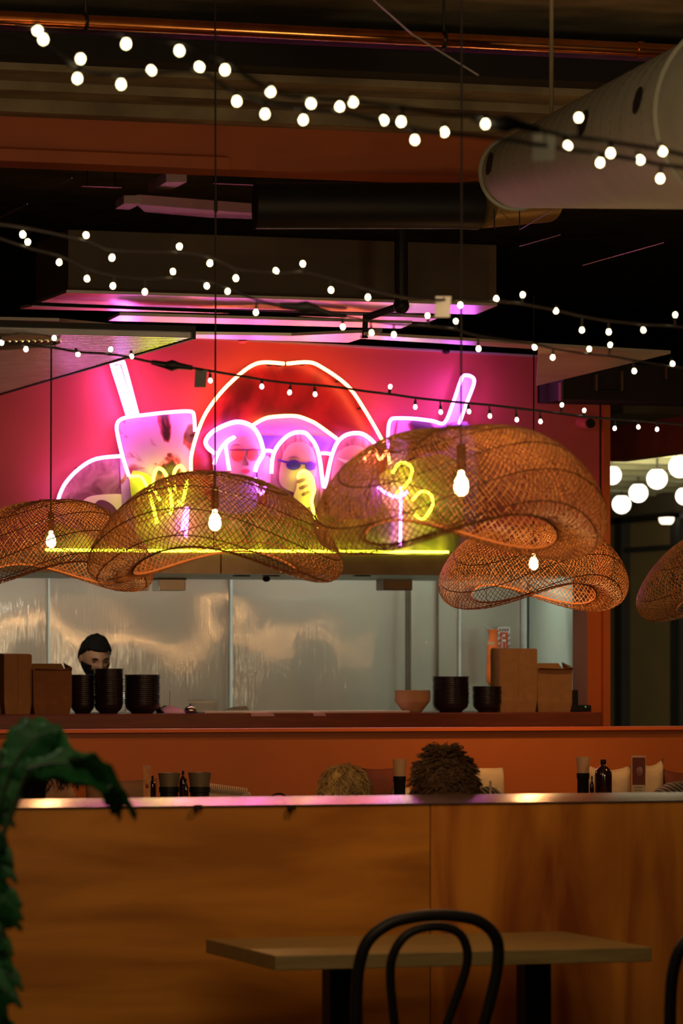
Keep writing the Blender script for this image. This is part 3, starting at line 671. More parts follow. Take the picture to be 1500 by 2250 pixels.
vbox('cable_tray', 420, 1012, 377, 380, 17.6, .02, 'darkmetal', 'thin dark tray edge right below the orange beam', 'cable tray')
vbox('cable_tray', 470, 1012, 403, 406, 17.9, .02, 'darkmetal', 'second thin dark tray edge under the orange beam', 'cable tray')
tag(MB().tube([(onY(474, 466, 18.2).x, 18.2, 4.32), onY(474, 466, 18.2)], .008, 6).build('sprinkler_pipe', 'darkmetal'), 'short black sprinkler drop above the middle lamp cord', 'pipe')
for nm, px0, py0, px1, py1, d, lb in (('conduit', 0, 478, 60, 448, 17, 'grey conduit line crossing the dark upper left corner'), ('conduit', 116, 414, 158, 391, 17, 'short grey conduit glint high at left'),
                              ('conduit', 1280, 583, 1458, 533, 17, 'long grey conduit line in the dark at right'), ('conduit', 1141, 541, 1230, 516, 17.3, 'purple-lit conduit right of the bulkhead end'), ('conduit', 1142, 504, 1212, 462, 17.4, 'pale diagonal strut below the silver duct')):
    tag(MB().tube([at(px0, py0, d), at(px1, py1, d-1.2)], .0022, 6).build(nm, 'hood'), lb, 'pipe')
# black speaker-like pole with arm
pl = thing('projector_pole', 'black ceiling pole with elbow and angled arm', 'pole')
pz = at(881, 672, 18.1)
MB().tube([(pz.x, pz.y, 4.32), pz], .031, 16).build('pole', 'black', pl, smooth=True)
MB().ball(pz, .037, 14, 10).build('elbow', 'black', pl, smooth=True)
MB().tube([pz, at(806, 697, 18.4)], .017, 12).build('arm', 'black', pl, smooth=True)
MB().tube([at(803, 690, 18.4), at(801, 738, 18.4)], .013, 10).build('nozzle', 'black', pl, smooth=True)
MB().lathe([(.001, 0), (.018, .002), (.012, .014), (.001, .016)], 12, at(801, 744, 18.4)).build('nozzle_cap', 'black', pl, smooth=True)
# black air handling box at right with brackets
ac = thing('air_handling_unit', 'large black air handling unit hung over the right end of the pass', 'air unit')
a = onY(1184, 808, 19.96); b = onY(1640, 884, 19.6)
MB().box((a.x, 19.6, b.z-.005), (b.x+1.5, 19.96, a.z)).build('housing', 'void', ac)
for px, y0, y1 in ((1236, 840, 880), (1368, 815, 858), (1312, 822, 858), (1465, 806, 832)):
    p = onY(px, y0, 19.55); r = onY(px, y1, 19.55); MB().box((p.x-.006, 19.56, r.z), (p.x+.006, 19.60, p.z)).build('bracket', 'hood', ac)
p = onY(1310, 858, 19.55); r = onY(1372, 860, 19.55); MB().box((p.x, 19.57, p.z-.002), (r.x, 19.60, p.z+.002)).build('bracket', 'darkmetal', ac)
# small red cylinder camera on the wall
p = onY(1291, 931, 19.9); sc_ = thing('wall_camera', 'small dark red cylindrical camera high on the wall\'s right end', 'camera', p)
MB().tube([(0, .1, 0.01), (0, -.04, 0)], .032, 20).build('body', 'purple_red', sc_, smooth=True)
MB().tube([(0, -.0405, 0), (0, -.044, 0)], .026, 20).build('lens', 'black', sc_, smooth=True)
p = onY(985, 771, 19.9); tag(MB().ball((p.x, 19.94, p.z), (.02, .03, .014)).build('wall_sensor', 'black', smooth=True), 'tiny black sensor at the top edge of the red wall', 'sensor')
p = onY(538, 749, 19.9); tag(MB().ball((p.x, 19.94, p.z), (.025, .03, .010)).build('wall_sensor', 'purple_red', smooth=True), 'tiny red fitting at the wall top above the neon bun', 'sensor')
# steel cable diagonal
tag(MB().tube([at(815, -5, 12.5), at(905, 75, 12.7), at(1050, 165, 13)], .0025, 5).build('suspension_cable', 'soffit'), 'thin diagonal steel suspension cable crossing the copper pipe', 'cable')

# ------------------------------------------------------------------ corridor at right
struct(MB().prism([onX(1333, 1014, 8.6), onX(1560, 984, 8.6), onX(1560, 905, 8.6), onX(1333, 940, 8.6)], (.12, 0, 0)).build('trim_8', 'purple_red'))
cc = struct(MB().box((8.72, 22.0, 3.07), (16, 34, 3.14)).build('ceiling_corridor', 'joist'))
for k in range(13):
    y = 22.6+k*.82
    MB().box((8.72, y, 2.985), (14, y+.13, 3.068)).build('joist', 'joist', cc)
gl = struct(MB().box((12.5, 22, 2.82), (12.6, 36, 3.0)).build('wall_corridor', 'bulkhead'))
wdw = struct(MB().box((12.66, 22, 0), (12.7, 36, 2.82)).build('wall_corridor_glazing', 'curtainbrown'))
wn = thing('window_1', None, None); wn['kind'] = 'structure'
for a, b in ((1330, 1352), (1367, 1474), (1494, 1640)):
    y0 = onX(a, 1300, 12.5).y; y1 = onX(b, 1300, 12.5).y
    MB().box((12.52, min(y0, y1), .05), (12.53, max(y0, y1), 2.8)).build('pane', 'glassdark', wn)
for a, b in ((1352, 1367), (1474, 1494)):
    y0 = onX(a, 1300, 12.45).y; y1 = onX(b, 1300, 12.45).y
    MB().box((12.44, min(y0, y1), 0), (12.56, max(y0, y1), 2.82)).build('mullion', 'void', wn)
zt = onX(1420, 1200, 12.45).z; MB().box((12.46, 22, zt-.04), (12.55, 34, zt)).build('transom', 'void', wn)
MB().box((12.44, 22, 2.78), (12.56, 34, 2.83)).build('head_frame', 'darkmetal', wn)
M['globe'] = emitter('globe_opal', (1, .90, .70), 3.2)
for i, (px, py, r, lb) in enumerate(((1344, 1044, 21, 'white globe light half hidden by the orange pillar'), (1365, 1108, 20.5, 'lowest white globe light in the corridor'), (1402, 1083, 21, 'white globe light second lowest, right of the lowest'),
                               (1443, 1052, 23, 'white globe light in the middle of the corridor row'), (1493, 1025, 25, 'nearest globe light, topmost at the photo\'s right edge'), (1503, 1090, 19.5, 'globe light cut by the right edge, lower of two'))):
    d = 2.9; p = onZ(px, py, 2.88); v = p-Vector((0, 0, EYE)); dd = v.dot(Vector((sy, cy, 0))); R = r/F*dd
    g = thing('globe_light', lb, 'lamp', (p.x, p.y, 2.88), 'globe lights in the corridor')
    prof = [(max(.001, R*math.sin(a)), -R*math.cos(a)) for a in np.linspace(0, PI*.84, 16)]+[(.001, -R*math.cos(PI*.84))]
    MB().lathe(prof, 24).build('globe', 'globe', g, smooth=True)
    MB().lathe([(.001, R*.88), (R*.4, R*.88), (R*.4, R*1.0), (.001, R*1.0)], 20).build('cap', 'darkmetal', g)
    MB().tube([(0, 0, R*.9), (0, 0, .19)], .006, 6).build('stem', 'darkmetal', g)
M['glow'] = emitter('globe_reflection_glow', (1, .85, .6), 2.5)
p = onX(1455, 1137, 12.3); wl = thing('globe_reflection', 'half-round glowing globe reflection in the glass above the dark doors', 'lamp', p)  # glowing half disc put in as a globe's reflection in the glass
MB().prism([(.0, .08*math.cos(a), -.055*math.sin(a)) for a in np.linspace(0, PI, 14)], (.07, 0, 0)).build('reflection_disc', 'glow', wl)
light('corridor_fill_light', 'AREA', (9.6, 24.2, 2.5), 130, (1, .85, .5), 1, 1); aim(bpy.data.objects['corridor_fill_light'], (12.6, 30.5, 1.0))  # unseen fill added to brighten the doors, which the globes leave dark

# ------------------------------------------------------------------ string lights
M['led'] = emitter('string_bulb_glow', (1, .80, .42), 16)
M['ledwhite'] = emitter('string_bulb_cool', (1, .90, .68), 9)
bulb_me = None
def strand(label, cable, bulbs, d0, d1, extras=(), r=.0045, led='led', br=.0095):
    t = thing('string_light', label, 'string light', at(cable[0][0], cable[0][1], d0), 'festoon string lights'); L = t.location
    def dep(x): return d0+(d1-d0)*(x/1500)
    path = smoothpath([at(x, y, dep(x)) for x, y in cable], 5)
    child_world(MB().tube(path, r, 6), 'cable', 'cord', t)
    cs = np.array([[x, y] for x, y in cable], float)
    for x, y in bulbs:
        yc = np.interp(x, cs[:, 0], cs[:, 1]); d = dep(x); B = at(x, y, d); C = at(x+random.uniform(-3, 3), yc, d)
        dirn = (B-C); 
        if dirn.length < .012: dirn = Vector((random.uniform(-.3, .3), -.6, -1))
        dirn.normalize()
        q = dirn.to_track_quat('Z', 'Y')
        # bulb: drop-shaped glass, its socket as sub-part
        prof = [(.001, -1.1), (.55, -1.0), (.75, -.6), (1.0, .0), (.95, .5), (.6, 1.0), (.001, 1.25)]
        mb = MB(); mb.lathe([(a*br, b*br) for a, b in prof], 10)
        mb.v = [tuple(q@Vector(p)+B) for p in mb.v]
        b = child_world(mb, 'bulb', led, t, smooth=True)
        S0 = B-dirn*br*1.05; S1 = B-dirn*br*3.0
        mb = MB().tube([S0, S1], br*.72, 8); mb.v = [tuple(Vector(p)-L) for p in mb.v]; s = mb.build('bulb_socket', 'black', b, smooth=True)
        if (C-S1).length > .004:
            mb = MB().tube([S1, C], .0028, 5); mb.v = [tuple(Vector(p)-L) for p in mb.v]; mb.build('drop_wire', 'cord', b)
    for kind, x, y, a, b in extras:
        p = at(x, y, dep(x))
        if kind == 'plug':
            y1 = np.interp(x-a/2, cs[:, 0], cs[:, 1]); y2 = np.interp(x+a/2, cs[:, 0], cs[:, 1])
            child_world(MB().tube([at(x-a/2, y1, dep(x)), at(x-a/6, y-1, dep(x)), at(x, y, dep(x)), at(x+a/6, y+1, dep(x)), at(x+a/2, y2, dep(x))], [.008, .012, .020, .012, .008], 10), 'connector', 'black', t, smooth=True)
        else:
            s = dep(x)/F
            A = at(x-a/2, y-b/2, dep(x)); Bq = at(x+a/2, y-b/2, dep(x)); Cq = at(x+a/2-3, y+b/2, dep(x)); Dq = at(x-a/2-2, y+b/2, dep(x))
            child_world(MB().prism([A, Bq, Cq, Dq], (0, .002, 0)), 'tag', kind, t)
            child_world(MB().tube([at(x, y-b/2+2, dep(x)), at(x+2, np.interp(x, cs[:, 0], cs[:, 1]), dep(x))], .002, 5), 'tag_loop', 'cord', t)
    return t
strand('top festoon string, upper strand, crossing over the silver duct',
       [(-40, 40), (95, 62), (277, 75), (394, 95), (494, 135), (594, 198), (683, 215), (775, 222), (881, 236), (976, 250), (1066, 258), (1200, 290), (1341, 312), (1455, 330), (1540, 350)],
       [(82, 66), (95, 86), (277, 96), (394, 111), (494, 153), (594, 201), (683, 227), (775, 224), (881, 267), (1066, 272), (1271, 259), (1341, 336), (1455, 332)], 7.6, 8.4,
       [('plug', 1110, 272, 150, 0)], br=.0070)
strand('top festoon string, lower strand, with the pale paper tag at the duct',
       [(-40, 60), (82, 90), (170, 150), (266, 165), (332, 160), (438, 158), (520, 205), (600, 225), (666, 240), (746, 246), (843, 268), (911, 283), (976, 292), (1100, 305), (1247, 328), (1318, 338), (1406, 352), (1450, 362), (1540, 372)],
       [(177, 130), (170, 172), (266, 185), (332, 155), (438, 147), (520, 222), (582, 250), (666, 263), (746, 234), (843, 264), (911, 307), (976, 290), (1247, 320), (1318, 357), (1406, 351), (1450, 392)], 7.8, 8.6,
       [('paletag', 1196, 322, 50, 62)], br=.0070)
strand('middle festoon string, upper strand, across the dark bulkhead',
       [(-40, 490), (50, 500), (189, 530), (246, 550), (394, 556), (461, 565), (518, 590), (606, 600), (665, 598), (727, 612), (808, 635), (900, 655), (1011, 660), (1090, 662), (1148, 668), (1221, 682), (1278, 695), (1337, 705), (1413, 713), (1483, 718), (1540, 724)],
       [(50, 515), (189, 517), (246, 566), (394, 542), (461, 578), (518, 611), (606, 595), (665, 580), (727, 637), (808, 653), (1011, 670), (1090, 656), (1148, 648), (1221, 683), (1278, 725), (1337, 729), (1413, 725), (1483, 692)], 10.4, 11.4,
       [('paletag', 974, 674, 34, 46)], br=.0062, r=.0035)
strand('middle festoon string, lower strand, with black plug below the bulkhead',
       [(-40, 510), (61, 545), (130, 562), (191, 590), (248, 605), (318, 612), (380, 612), (454, 618), (500, 632), (562, 658), (640, 678), (753, 694), (816, 706), (865, 712), (939, 716), (1001, 724), (1051, 738), (1174, 756), (1214, 766), (1294, 778), (1340, 782), (1393, 792), (1477, 806), (1540, 815)],
       [(61, 532), (130, 576), (191, 612), (248, 628), (318, 641), (380, 597), (454, 628), (500, 640), (562, 686), (753, 718), (816, 731), (865, 735), (939, 694), (1001, 706), (1051, 766), (1174, 763), (1214, 785), (1294, 767), (1340, 758), (1393, 815), (1477, 799)], 10.8, 12.0,
       [('plug', 670, 676, 110, 0)], br=.0062, r=.0035)
strand('lowest festoon string, crossing in front of the red wall and neon sign',
       [(-60, 748), (0, 754), (57, 758), (119, 764), (171, 773), (243, 778), (289, 786), (330, 795), (380, 804), (420, 808), (462, 815), (575, 834), (636, 842), (692, 846), (750, 852), (805, 860), (857, 866), (912, 874), (968, 880), (1030, 886), (1076, 890), (1135, 897), (1187, 903), (1234, 909), (1283, 915), (1350, 921), (1402, 924), (1443, 928), (1540, 936)],
       [(3, 753), (57, 767), (119, 743), (171, 778), (243, 768), (289, 783), (462, 836), (575, 849), (636, 862), (692, 866), (857, 850), (912, 894), (968, 905), (1030, 904), (1076, 914), (1135, 922), (1187, 926), (1234, 890), (1283, 902), (1350, 941), (1402, 938), (1443, 943)], 13.0, 14.5,
       [('plug', 378, 803, 90, 0), ('bluegrey', 442, 832, 26, 38)], br=.0072, r=.0042, led='ledwhite')

# ------------------------------------------------------------------ things on the pass counter
def bowl_mesh(R, H, base, name, m):
    mb = MB().lathe([(.001, .003), (base, 0), (base*1.02, .006), (R*.84, H*.38), (R*.94, H*.62), (R*.955, H*.90), (R, H*.92), (R, H), (R*.95, H*.985), (R*.92, H*.62), (R*.80, H*.40), (base*.9, .012), (.001, .009)], 22)
    return mb.build(name, m, smooth=True)
ORD = 'first second third fourth fifth sixth seventh eighth ninth tenth eleventh twelfth thirteenth fourteenth fifteenth sixteenth seventeenth eighteenth nineteenth twentieth twenty-first twenty-second twenty-third twenty-fourth twenty-fifth twenty-sixth'.split()
def stack(px0, px1, ytop, ybase, Y, m, where, group, H=.052, sp=.0104, name='takeaway_bowl', colour='black'):
    a = onY(px0, 1560, Y); b = onY(px1, 1560, Y); R = (b.x-a.x)/2*.985/1.0; cx = (a.x+b.x)/2
    top = onY((px0+px1)/2, ytop, Y).z; n = max(2, int(round((top-CZ-H)/sp))+1)
    base = bowl_mesh(R, H, R*.62, name, m)
    for i in range(n):
        o = base if i == 0 else base.copy()
        if i: COL.objects.link(o)
        o.location = (cx+random.uniform(-.0016, .0016), Y+random.uniform(-.001, .001), CZ+.0005+i*sp)
        o.rotation_euler = (random.uniform(-.006, .006), random.uniform(-.006, .006), random.uniform(0, 6))
        lab = f'{colour} takeaway bowl, {ORD[n-1-i]} from the top of {where}'
        if i == 0: lab = f'{colour} takeaway bowl at the bottom of {where}'
        if i == n-1: lab = f'{colour} takeaway bowl on top of {where}'
        tag(o, lab, 'bowl', group)
        if 0 < i < n-1: o['group'] = group
stack(155, 209, 1481, 1570, 19.82, 'bowl', 'the black stack beside the kraft box', 'bowls in the stack beside the kraft box')
stack(207, 271, 1468, 1570, 19.74, 'bowl', 'the tallest black stack', 'bowls in the tallest stack before the cook')
stack(273, 351, 1483, 1568, 19.76, 'bowl', 'the stack left of the bell', 'bowls in the wide stack left of the bell')
stack(951, 1029, 1487, 1568, 19.78, 'bowl', 'the stack beside the pale bowls', 'bowls in the stack right of the pale bowls')
stack(1038, 1101, 1507, 1567, 19.80, 'bowl', 'the short stack beside the tall carton', 'bowls in the short stack beside the tall carton')
# pale kraft bowls: straight collar, conical base
def kraft_stack():
    Y = 19.78; a = onY(869, 1560, Y); b = onY(943, 1560, Y); R = (b.x-a.x)/2; cx = (a.x+b.x)/2
    base = MB().lathe([(.001, .002), (R*.5, 0), (R*.55, .005), (R*.93, .050), (R*.985, .056), (R, .060), (R, .0640), (R*.95, .0635), (R*.88, .048), (R*.48, .008), (.001, .007)], 26).build('paper_bowl', 'kraftbowl', smooth=True)
    for i in range(9):
        o = base if i == 0 else base.copy()
        if i: COL.objects.link(o)
        o.location = (cx+random.uniform(-.001, .001), Y, CZ+.0005+i*.0064)
        tag(o, 'pale brown paper bowl '+('at the bottom of the pale stack' if i == 0 else 'on top of the pale stack' if i == 8 else ORD[8-i]+' from the top of the pale stack'), 'bowl', 'pale paper bowls')
kraft_stack()
# striped stack at far left
Y = 19.85; a = onY(-12, 0, Y).x; b = onY(14, 0, Y).x
base = bowl_mesh((b-a)/2, .03, (b-a)/3, 'paper_cup', 'kraftbowl')
for i in range(9):
    o = base if i == 0 else base.copy()
    if i: COL.objects.link(o)
    o.location = ((a+b)/2, Y, CZ+.0005+i*.0075); tag(o, 'small pale cup, '+ORD[8-i]+' from the top of the left edge stack', 'cup', 'small pale cups at the left edge')
    if i in (0, 8): o['label'] = 'small pale cup at the '+('bottom' if i == 0 else 'top')+' of the left edge stack'
# kraft cartons
def carton(px0, px1, yt, yb, Y, dep, label, m='kraft', taper=.10, flaps=False, inner='kraftdark'):
    a = onY(px0, yt, Y); b = onY(px1, yb, Y); W = b.x-a.x; H = a.z-CZ; cx = (a.x+b.x)/2
    t = thing('kraft_carton', label, 'carton', (cx, Y+dep/2, CZ), 'kraft cartons on the counter')
    w0 = W/2*(1-taper); w1 = W/2; d0 = dep/2*(1-taper); d1 = dep/2; zt = H*(.86 if flaps else 1); kz = H*.18
    # body walls: a tapered open box with wall thickness
    ring = lambda w_, d_, z: [(-w_, -d_, z), (w_, -d_, z), (w_, d_, z), (-w_, d_, z)]
    th = .003
    R = [ring(w0, d0, 0), ring(w1*.985, d1, kz), ring(w1, d1, zt), ring(w1-th, d1-th, zt), ring(w0-th, d0-th, th)]
    vs = [p for r in R for p in r]; fs = [(0, 3, 2, 1), (16, 17, 18, 19)]
    for k in range(4):
        for j in range(4): fs.append((k*4+j, k*4+(j+1) % 4, k*4+4+(j+1) % 4, k*4+4+j))
    MB().add(vs, fs).build('body', m, t)
    if flaps:
        hz = H-zt
        MB().prism([(-w1, d1-.002, zt), (w1, d1-.002, zt), (w1*.86, d1+.03, H), (-w1*.9, d1+.03, H)], (0, .002, 0)).build('flap', m, t)
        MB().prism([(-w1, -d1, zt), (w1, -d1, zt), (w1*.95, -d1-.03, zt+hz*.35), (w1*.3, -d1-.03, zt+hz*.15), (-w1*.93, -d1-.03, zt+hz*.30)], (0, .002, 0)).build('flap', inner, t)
        MB().prism([(w1, -d1, zt), (w1, d1, zt), (w1*.82, d1*.6, H*1.02), (w1*1.02, -d1*.7, zt+hz*.5)], (.002, 0, 0)).build('flap', m, t)
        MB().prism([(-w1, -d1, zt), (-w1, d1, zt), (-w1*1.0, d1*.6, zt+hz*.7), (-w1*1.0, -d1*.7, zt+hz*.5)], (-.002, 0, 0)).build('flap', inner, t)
    else:   # nested cartons above: thin rims showing
        for k in range(3):
            g = .004+.003*k
            MB().prism([(-w1+g, -d1+g, zt), (-w1*.2, -d1+g, zt+.002*k), (w1*.35, -d1+g, zt-.001), (w1*.4, -d1+g, zt+.006), (w1-g, -d1+g, zt+.004), (w1-g, d1-g, zt+.006), (-w1+g, d1-g, zt+.008)], (0, 0, -.012)).build('nested_rim', m, t)
        MB().box((-.0008, -d1*1.0-.0012, kz), (.0008, -d1+.0002, zt-.004)).build('fold', inner, t)
    return t
carton(-24, 8, 1441, 1575, 19.86, .1, 'kraft carton cut by the left edge of the counter')
carton(9, 70, 1439, 1575, 19.72, .12, 'tall narrow kraft carton stack at the counter\'s left', taper=.12)
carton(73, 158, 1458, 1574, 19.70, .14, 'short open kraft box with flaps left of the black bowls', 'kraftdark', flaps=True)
carton(1097, 1180, 1427, 1568, 19.76, .14, 'tallest kraft carton stack before the red fire sign', taper=.09)
carton(1180, 1257, 1457, 1568, 19.78, .14, 'open kraft box with raised flaps at the counter\'s right end', flaps=True)
# black payment device at right
p = onY(1272, 1560, 19.85); t = thing('card_terminal', 'small black device with tiny green light at the counter end', 'device', (p.x, 19.85, CZ))
MB().box((-.055, -.04, 0), (.055, .04, .035)).build('base', 'black', t, bevel=.006)
MB().box((-.05, 0, .0355), (-.005, .02, .115)).build('screen', 'black', t, bevel=.004)
MB().ball((.02, -.041, .026), .002, 8, 6).build('status_light', emitter('green_led', (.1, 1, .2), 2), t)
# spike, pink slips, bell, tub, tray
p = onY(376, 1560, 19.8); t = thing('receipt_spike', 'thin upright receipt spike behind the pink slip', 'spike', (p.x, 19.83, CZ))
MB().tube([(0, 0, .003), (0, 0, .118)], .0012, 6).build('spike', 'darkmetal', t); MB().lathe([(.001, 0), (.03, 0), (.03, .004), (.001, .005)], 20).build('base', 'black', t)
def sheet(px0, px1, y0, y1, Y, m, label, curl=.01):
    a = onY(px0, y1, Y); b = onY(px1, y1, Y); n = 10; vs = []
    h = onY(px0, y0, Y).z-CZ
    for i in range(n+1):
        u = i/n; x = a.x+(b.x-a.x)*u
        for v in (0, .5, 1):
            vs.append((x, Y+.09*v-.04*u, CZ+.002+h*v*(.55+.45*math.sin(u*PI))*math.sin(v*PI/2)))
    fs = [(i*3+j, i*3+j+1, i*3+j+4, i*3+j+3) for i in range(n) for j in range(2)]
    return tag(MB().add(vs, fs).build('order_slip', m, smooth=True, solid=.0008), label, 'paper', 'pink order slips')
sheet(362, 404, 1552, 1571, 19.72, 'pink_paper', 'curled pink order slip left of the service bell')
def tape(px0, px1, label):
    a = onY(px0, 1570, 19.6).x; b = onY(px1, 1570, 19.6).x
    mb = MB().add([(a, 19.592, 1.326), (b, 19.592, 1.326), (b-.012, 19.592, 1.342), (a-.004, 19.592, 1.342), (b-.02, 19.68, 1.3425), (a-.01, 19.68, 1.3425)], [(0, 1, 2, 3), (3, 2, 4, 5)])
    tag(mb.build('order_slip', 'pink_paper', solid=.0006), label, 'paper', 'pink order slips')
tape(551, 603, 'wider flat pink slip taped over the counter edge'); tape(688, 716, 'narrower flat pink slip taped over the counter edge')
p = onY(418, 1570, 19.72); t = thing('service_bell', 'dark chrome dome service bell on the counter', 'bell', (p.x, 19.72, CZ))
MB().lathe([(.001, 0), (.036, 0), (.038, .004), (.030, .010), (.001, .010)], 28).build('base', 'black', t, smooth=True)
MB().lathe([(.033, .011), (.034, .014), (.031, .026), (.022, .036), (.008, .041), (.001, .0415)], 28).build('dome', 'chrome', t, smooth=True)
MB().lathe([(.001, .0415), (.0035, .042), (.0035, .049), (.001, .0505)], 10).build('plunger', 'chrome', t, smooth=True)
# napkins dark twisted bag at 360
p = onY(358, 1565, 19.9); t = thing('crumpled_wrapper', 'dark crumpled wrapper between the bowls and pink slip', 'wrapper', (p.x, 19.9, CZ))
mb = MB().ball((0, 0, .016), (.042, .04, .016), 14, 8); mb.v = [(x*(1+.2*math.sin(y*200+z*300)), y, z*(1+.25*math.sin(x*160))+.001) for x, y, z in mb.v]; mb.build('wrapper_body', 'darkcloth', t)
MB().box((-.02, .045, 0), (.015, .06, .03)).build('card_edge', 'paper', t)
MB().lathe([(.006, .031), (.004, .036), (.003, .05), (.001, .05)], 8, (-.003, .052, 0)).build('nozzle_tip', 'paper', t)
p = onY(448, 1565, 20.0); t = thing('plastic_tub', 'clear rectangular plastic tub behind the bell', 'tub', (p.x, 20.0, CZ))
th = .002; w0, w1, d = .062, .072, .05; h = .065
mb = MB(); ring = lambda w_, d_, z: [(-w_, -d_, z), (w_, -d_, z), (w_, d_, z), (-w_, d_, z)]
R = [ring(w0, d*.85, 0), ring(w1, d, h), ring(w1-th, d-th, h), ring(w0-th, d*.85-th, th)]
fs = [(0, 3, 2, 1), (12, 13, 14, 15)]+[(k*4+j, k*4+(j+1) % 4, k*4+4+(j+1) % 4, k*4+4+j) for k in range(3) for j in range(4)]
mb.add([q for r in R for q in r], fs).build('tub', 'clear', t)
MB().tube([(-w1-.001, -d-.001, h), (w1+.001, -d-.001, h), (w1+.001, d+.001, h), (-w1-.001, d+.001, h)], .002, 6, closed=True).build('rim', 'clear', t)
a = onY(445, 1560, 19.7).x; b = onY(894, 1560, 19.7).x
tag(MB().box((a, 19.66, CZ+.001), (b, 20.02, CZ+.011)).build('serving_tray', 'tray', bevel=.002), 'long glossy tray reflecting neon colours on the pass counter', 'tray')
p = onY(520, 1558, 20.1); t = thing('paper_pad', 'white order pad leaning flat behind the glossy tray', 'paper', (p.x, 20.1, CZ))
MB().prism([(-.10, 0, 0), (.08, 0, 0), (.07, .05, .030), (-.0, .05, .027)], (0, .008, .002)).build('pad', 'paper', t)
MB().box((-.12, -.004, .012), (-.11, .01, .03)).build('clip', 'darkmetal', t)
# kitchen back wall items
def wp(px, py, Y=22.38): return onY(px, py, Y)
fs_ = thing('fire_extinguisher_sign', 'red sign with white striped border and extinguisher picture on steel wall', 'sign', wp(1107, 1440))
Lf = fs_.location
def fsq(poly, off, m, name, th=.002): 
    pts = [wp(a, b, 22.38-off)-Lf for a, b in poly]; MB().prism(pts, (0, th, 0)).build(name, m, fs_)
fsq([(1094, 1378), (1120, 1378), (1120, 1505), (1094, 1505)], 0, 'paper', 'board')
fsq([(1098.5, 1389), (1115.5, 1389), (1115.5, 1500), (1098.5, 1500)], .004, 'red', 'red_field')
for k in range(4): fsq([(1096+5.6*k, 1386.5), (1099+5.6*k, 1386.5), (1100.5+5.6*k, 1380.5), (1098+5.6*k, 1380.5)], .004, 'counter', 'stripe')
for k in range(9):
    y = 1393+12*k; fsq([(1094.8, y+7), (1094.8, y+3), (1097.8, y-2), (1097.8, y+2)], .004, 'counter', 'stripe'); fsq([(1116.3, y+7), (1116.3, y+3), (1119.4, y-2), (1119.4, y+2)], .004, 'counter', 'stripe')
fsq([(1104, 1395), (1108, 1393), (1111, 1396), (1107, 1397), (1111, 1400), (1106, 1399)], .007, 'paper', 'symbol_handle')
fsq([(1103.8, 1405), (1111, 1405), (1111, 1410), (1103.8, 1410)], .007, 'paper', 'symbol_label')
MB().tube([wp(1105, 1396, 22.37)-Lf, wp(1102.5, 1400, 22.37)-Lf, wp(1102, 1430, 22.37)-Lf], .0018, 5).build('symbol_hose', 'paper', fs_)
for x in (1104.5, 1110.5): MB().tube([wp(x, 1412, 22.37)-Lf, wp(x, 1440, 22.37)-Lf], .0012, 5).build('symbol_outline', 'paper', fs_)
# orange bag
bg = thing('orange_bag', 'orange plastic bag of bread hanging on the kitchen steel wall', 'bag', wp(1081, 1505, 22.25))
zz = [(1505, 8), (1498, 15), (1480, 15), (1450, 14.5), (1420, 13.5), (1405, 11), (1397, 9.5), (1390, 11), (1384, 13.5)]
rings = []; n = 20
for py, hw in zz:
    c = wp(1081+(1 if py > 1450 else 2), py, 22.25); R = hw/F*23.6
    rings.append([(c.x+R*math.cos(a)*(1+.06*math.sin(5*a+py)), 22.25+R*.6*math.sin(a), c.z+.004*math.sin(3*a)) for a in np.linspace(0, 2*PI, n, endpoint=False)])
mb = MB(); mb.add([p for r in rings for p in r], [(i*n+j, i*n+(j+1) % n, (i+1)*n+(j+1) % n, (i+1)*n+j) for i in range(len(rings)-1) for j in range(n)]+[tuple(range(n))[::-1]])
child_world(mb, 'bag_body', 'orangebag', bg, smooth=True)
c = wp(1078, 1414, 22.17); child_world(MB().box((c.x-.022, 22.17, c.z-.008), (c.x+.020, 22.176, c.z+.010)), 'printed_band', 'kraftbowl', bg)
c = wp(1083, 1384, 22.25); child_world(MB().tube([c, (c.x, 22.4, c.z+.02)], .003, 6), 'hook', 'chrome', bg)

# ------------------------------------------------------------------ people
def eval_mesh(o):
    dg = bpy.context.evaluated_depsgraph_get(); me = bpy.data.meshes.new_from_object(o.evaluated_get(dg)); return me
def skin_obj(joints, edges, radii, name, sub=1):
    me = bpy.data.meshes.new(name); me.from_pydata(joints, edges, []); o = bpy.data.objects.new(name, me); COL.objects.link(o)
    md = o.modifiers.new('s', 'SKIN'); 
    for v, r in zip(me.skin_vertices[0].data, radii): v.radius = (r, r) if not hasattr(r, '__len__') else r
    me.skin_vertices[0].data[0].use_root = True
    s = o.modifiers.new('u', 'SUBSURF'); s.levels = sub; s.render_levels = sub
    bpy.context.view_layer.update(); m = eval_mesh(o); bpy.data.objects.remove(o); return m
def head_grid(n=56, m=44, f=None):
    vs = []
    for i in range(m+1):
        ph = PI*i/m
        for j in range(n):
            a = 2*PI*j/n; X = math.sin(ph)*math.cos(a); Y = math.sin(ph)*math.sin(a); Z = math.cos(ph)
            vs.append(f(X, Y, Z))
    fs = [(i*n+j, i*n+(j+1) % n, (i+1)*n+(j+1) % n, (i+1)*n+j) for i in range(m) for j in range(n)]
    return vs, fs
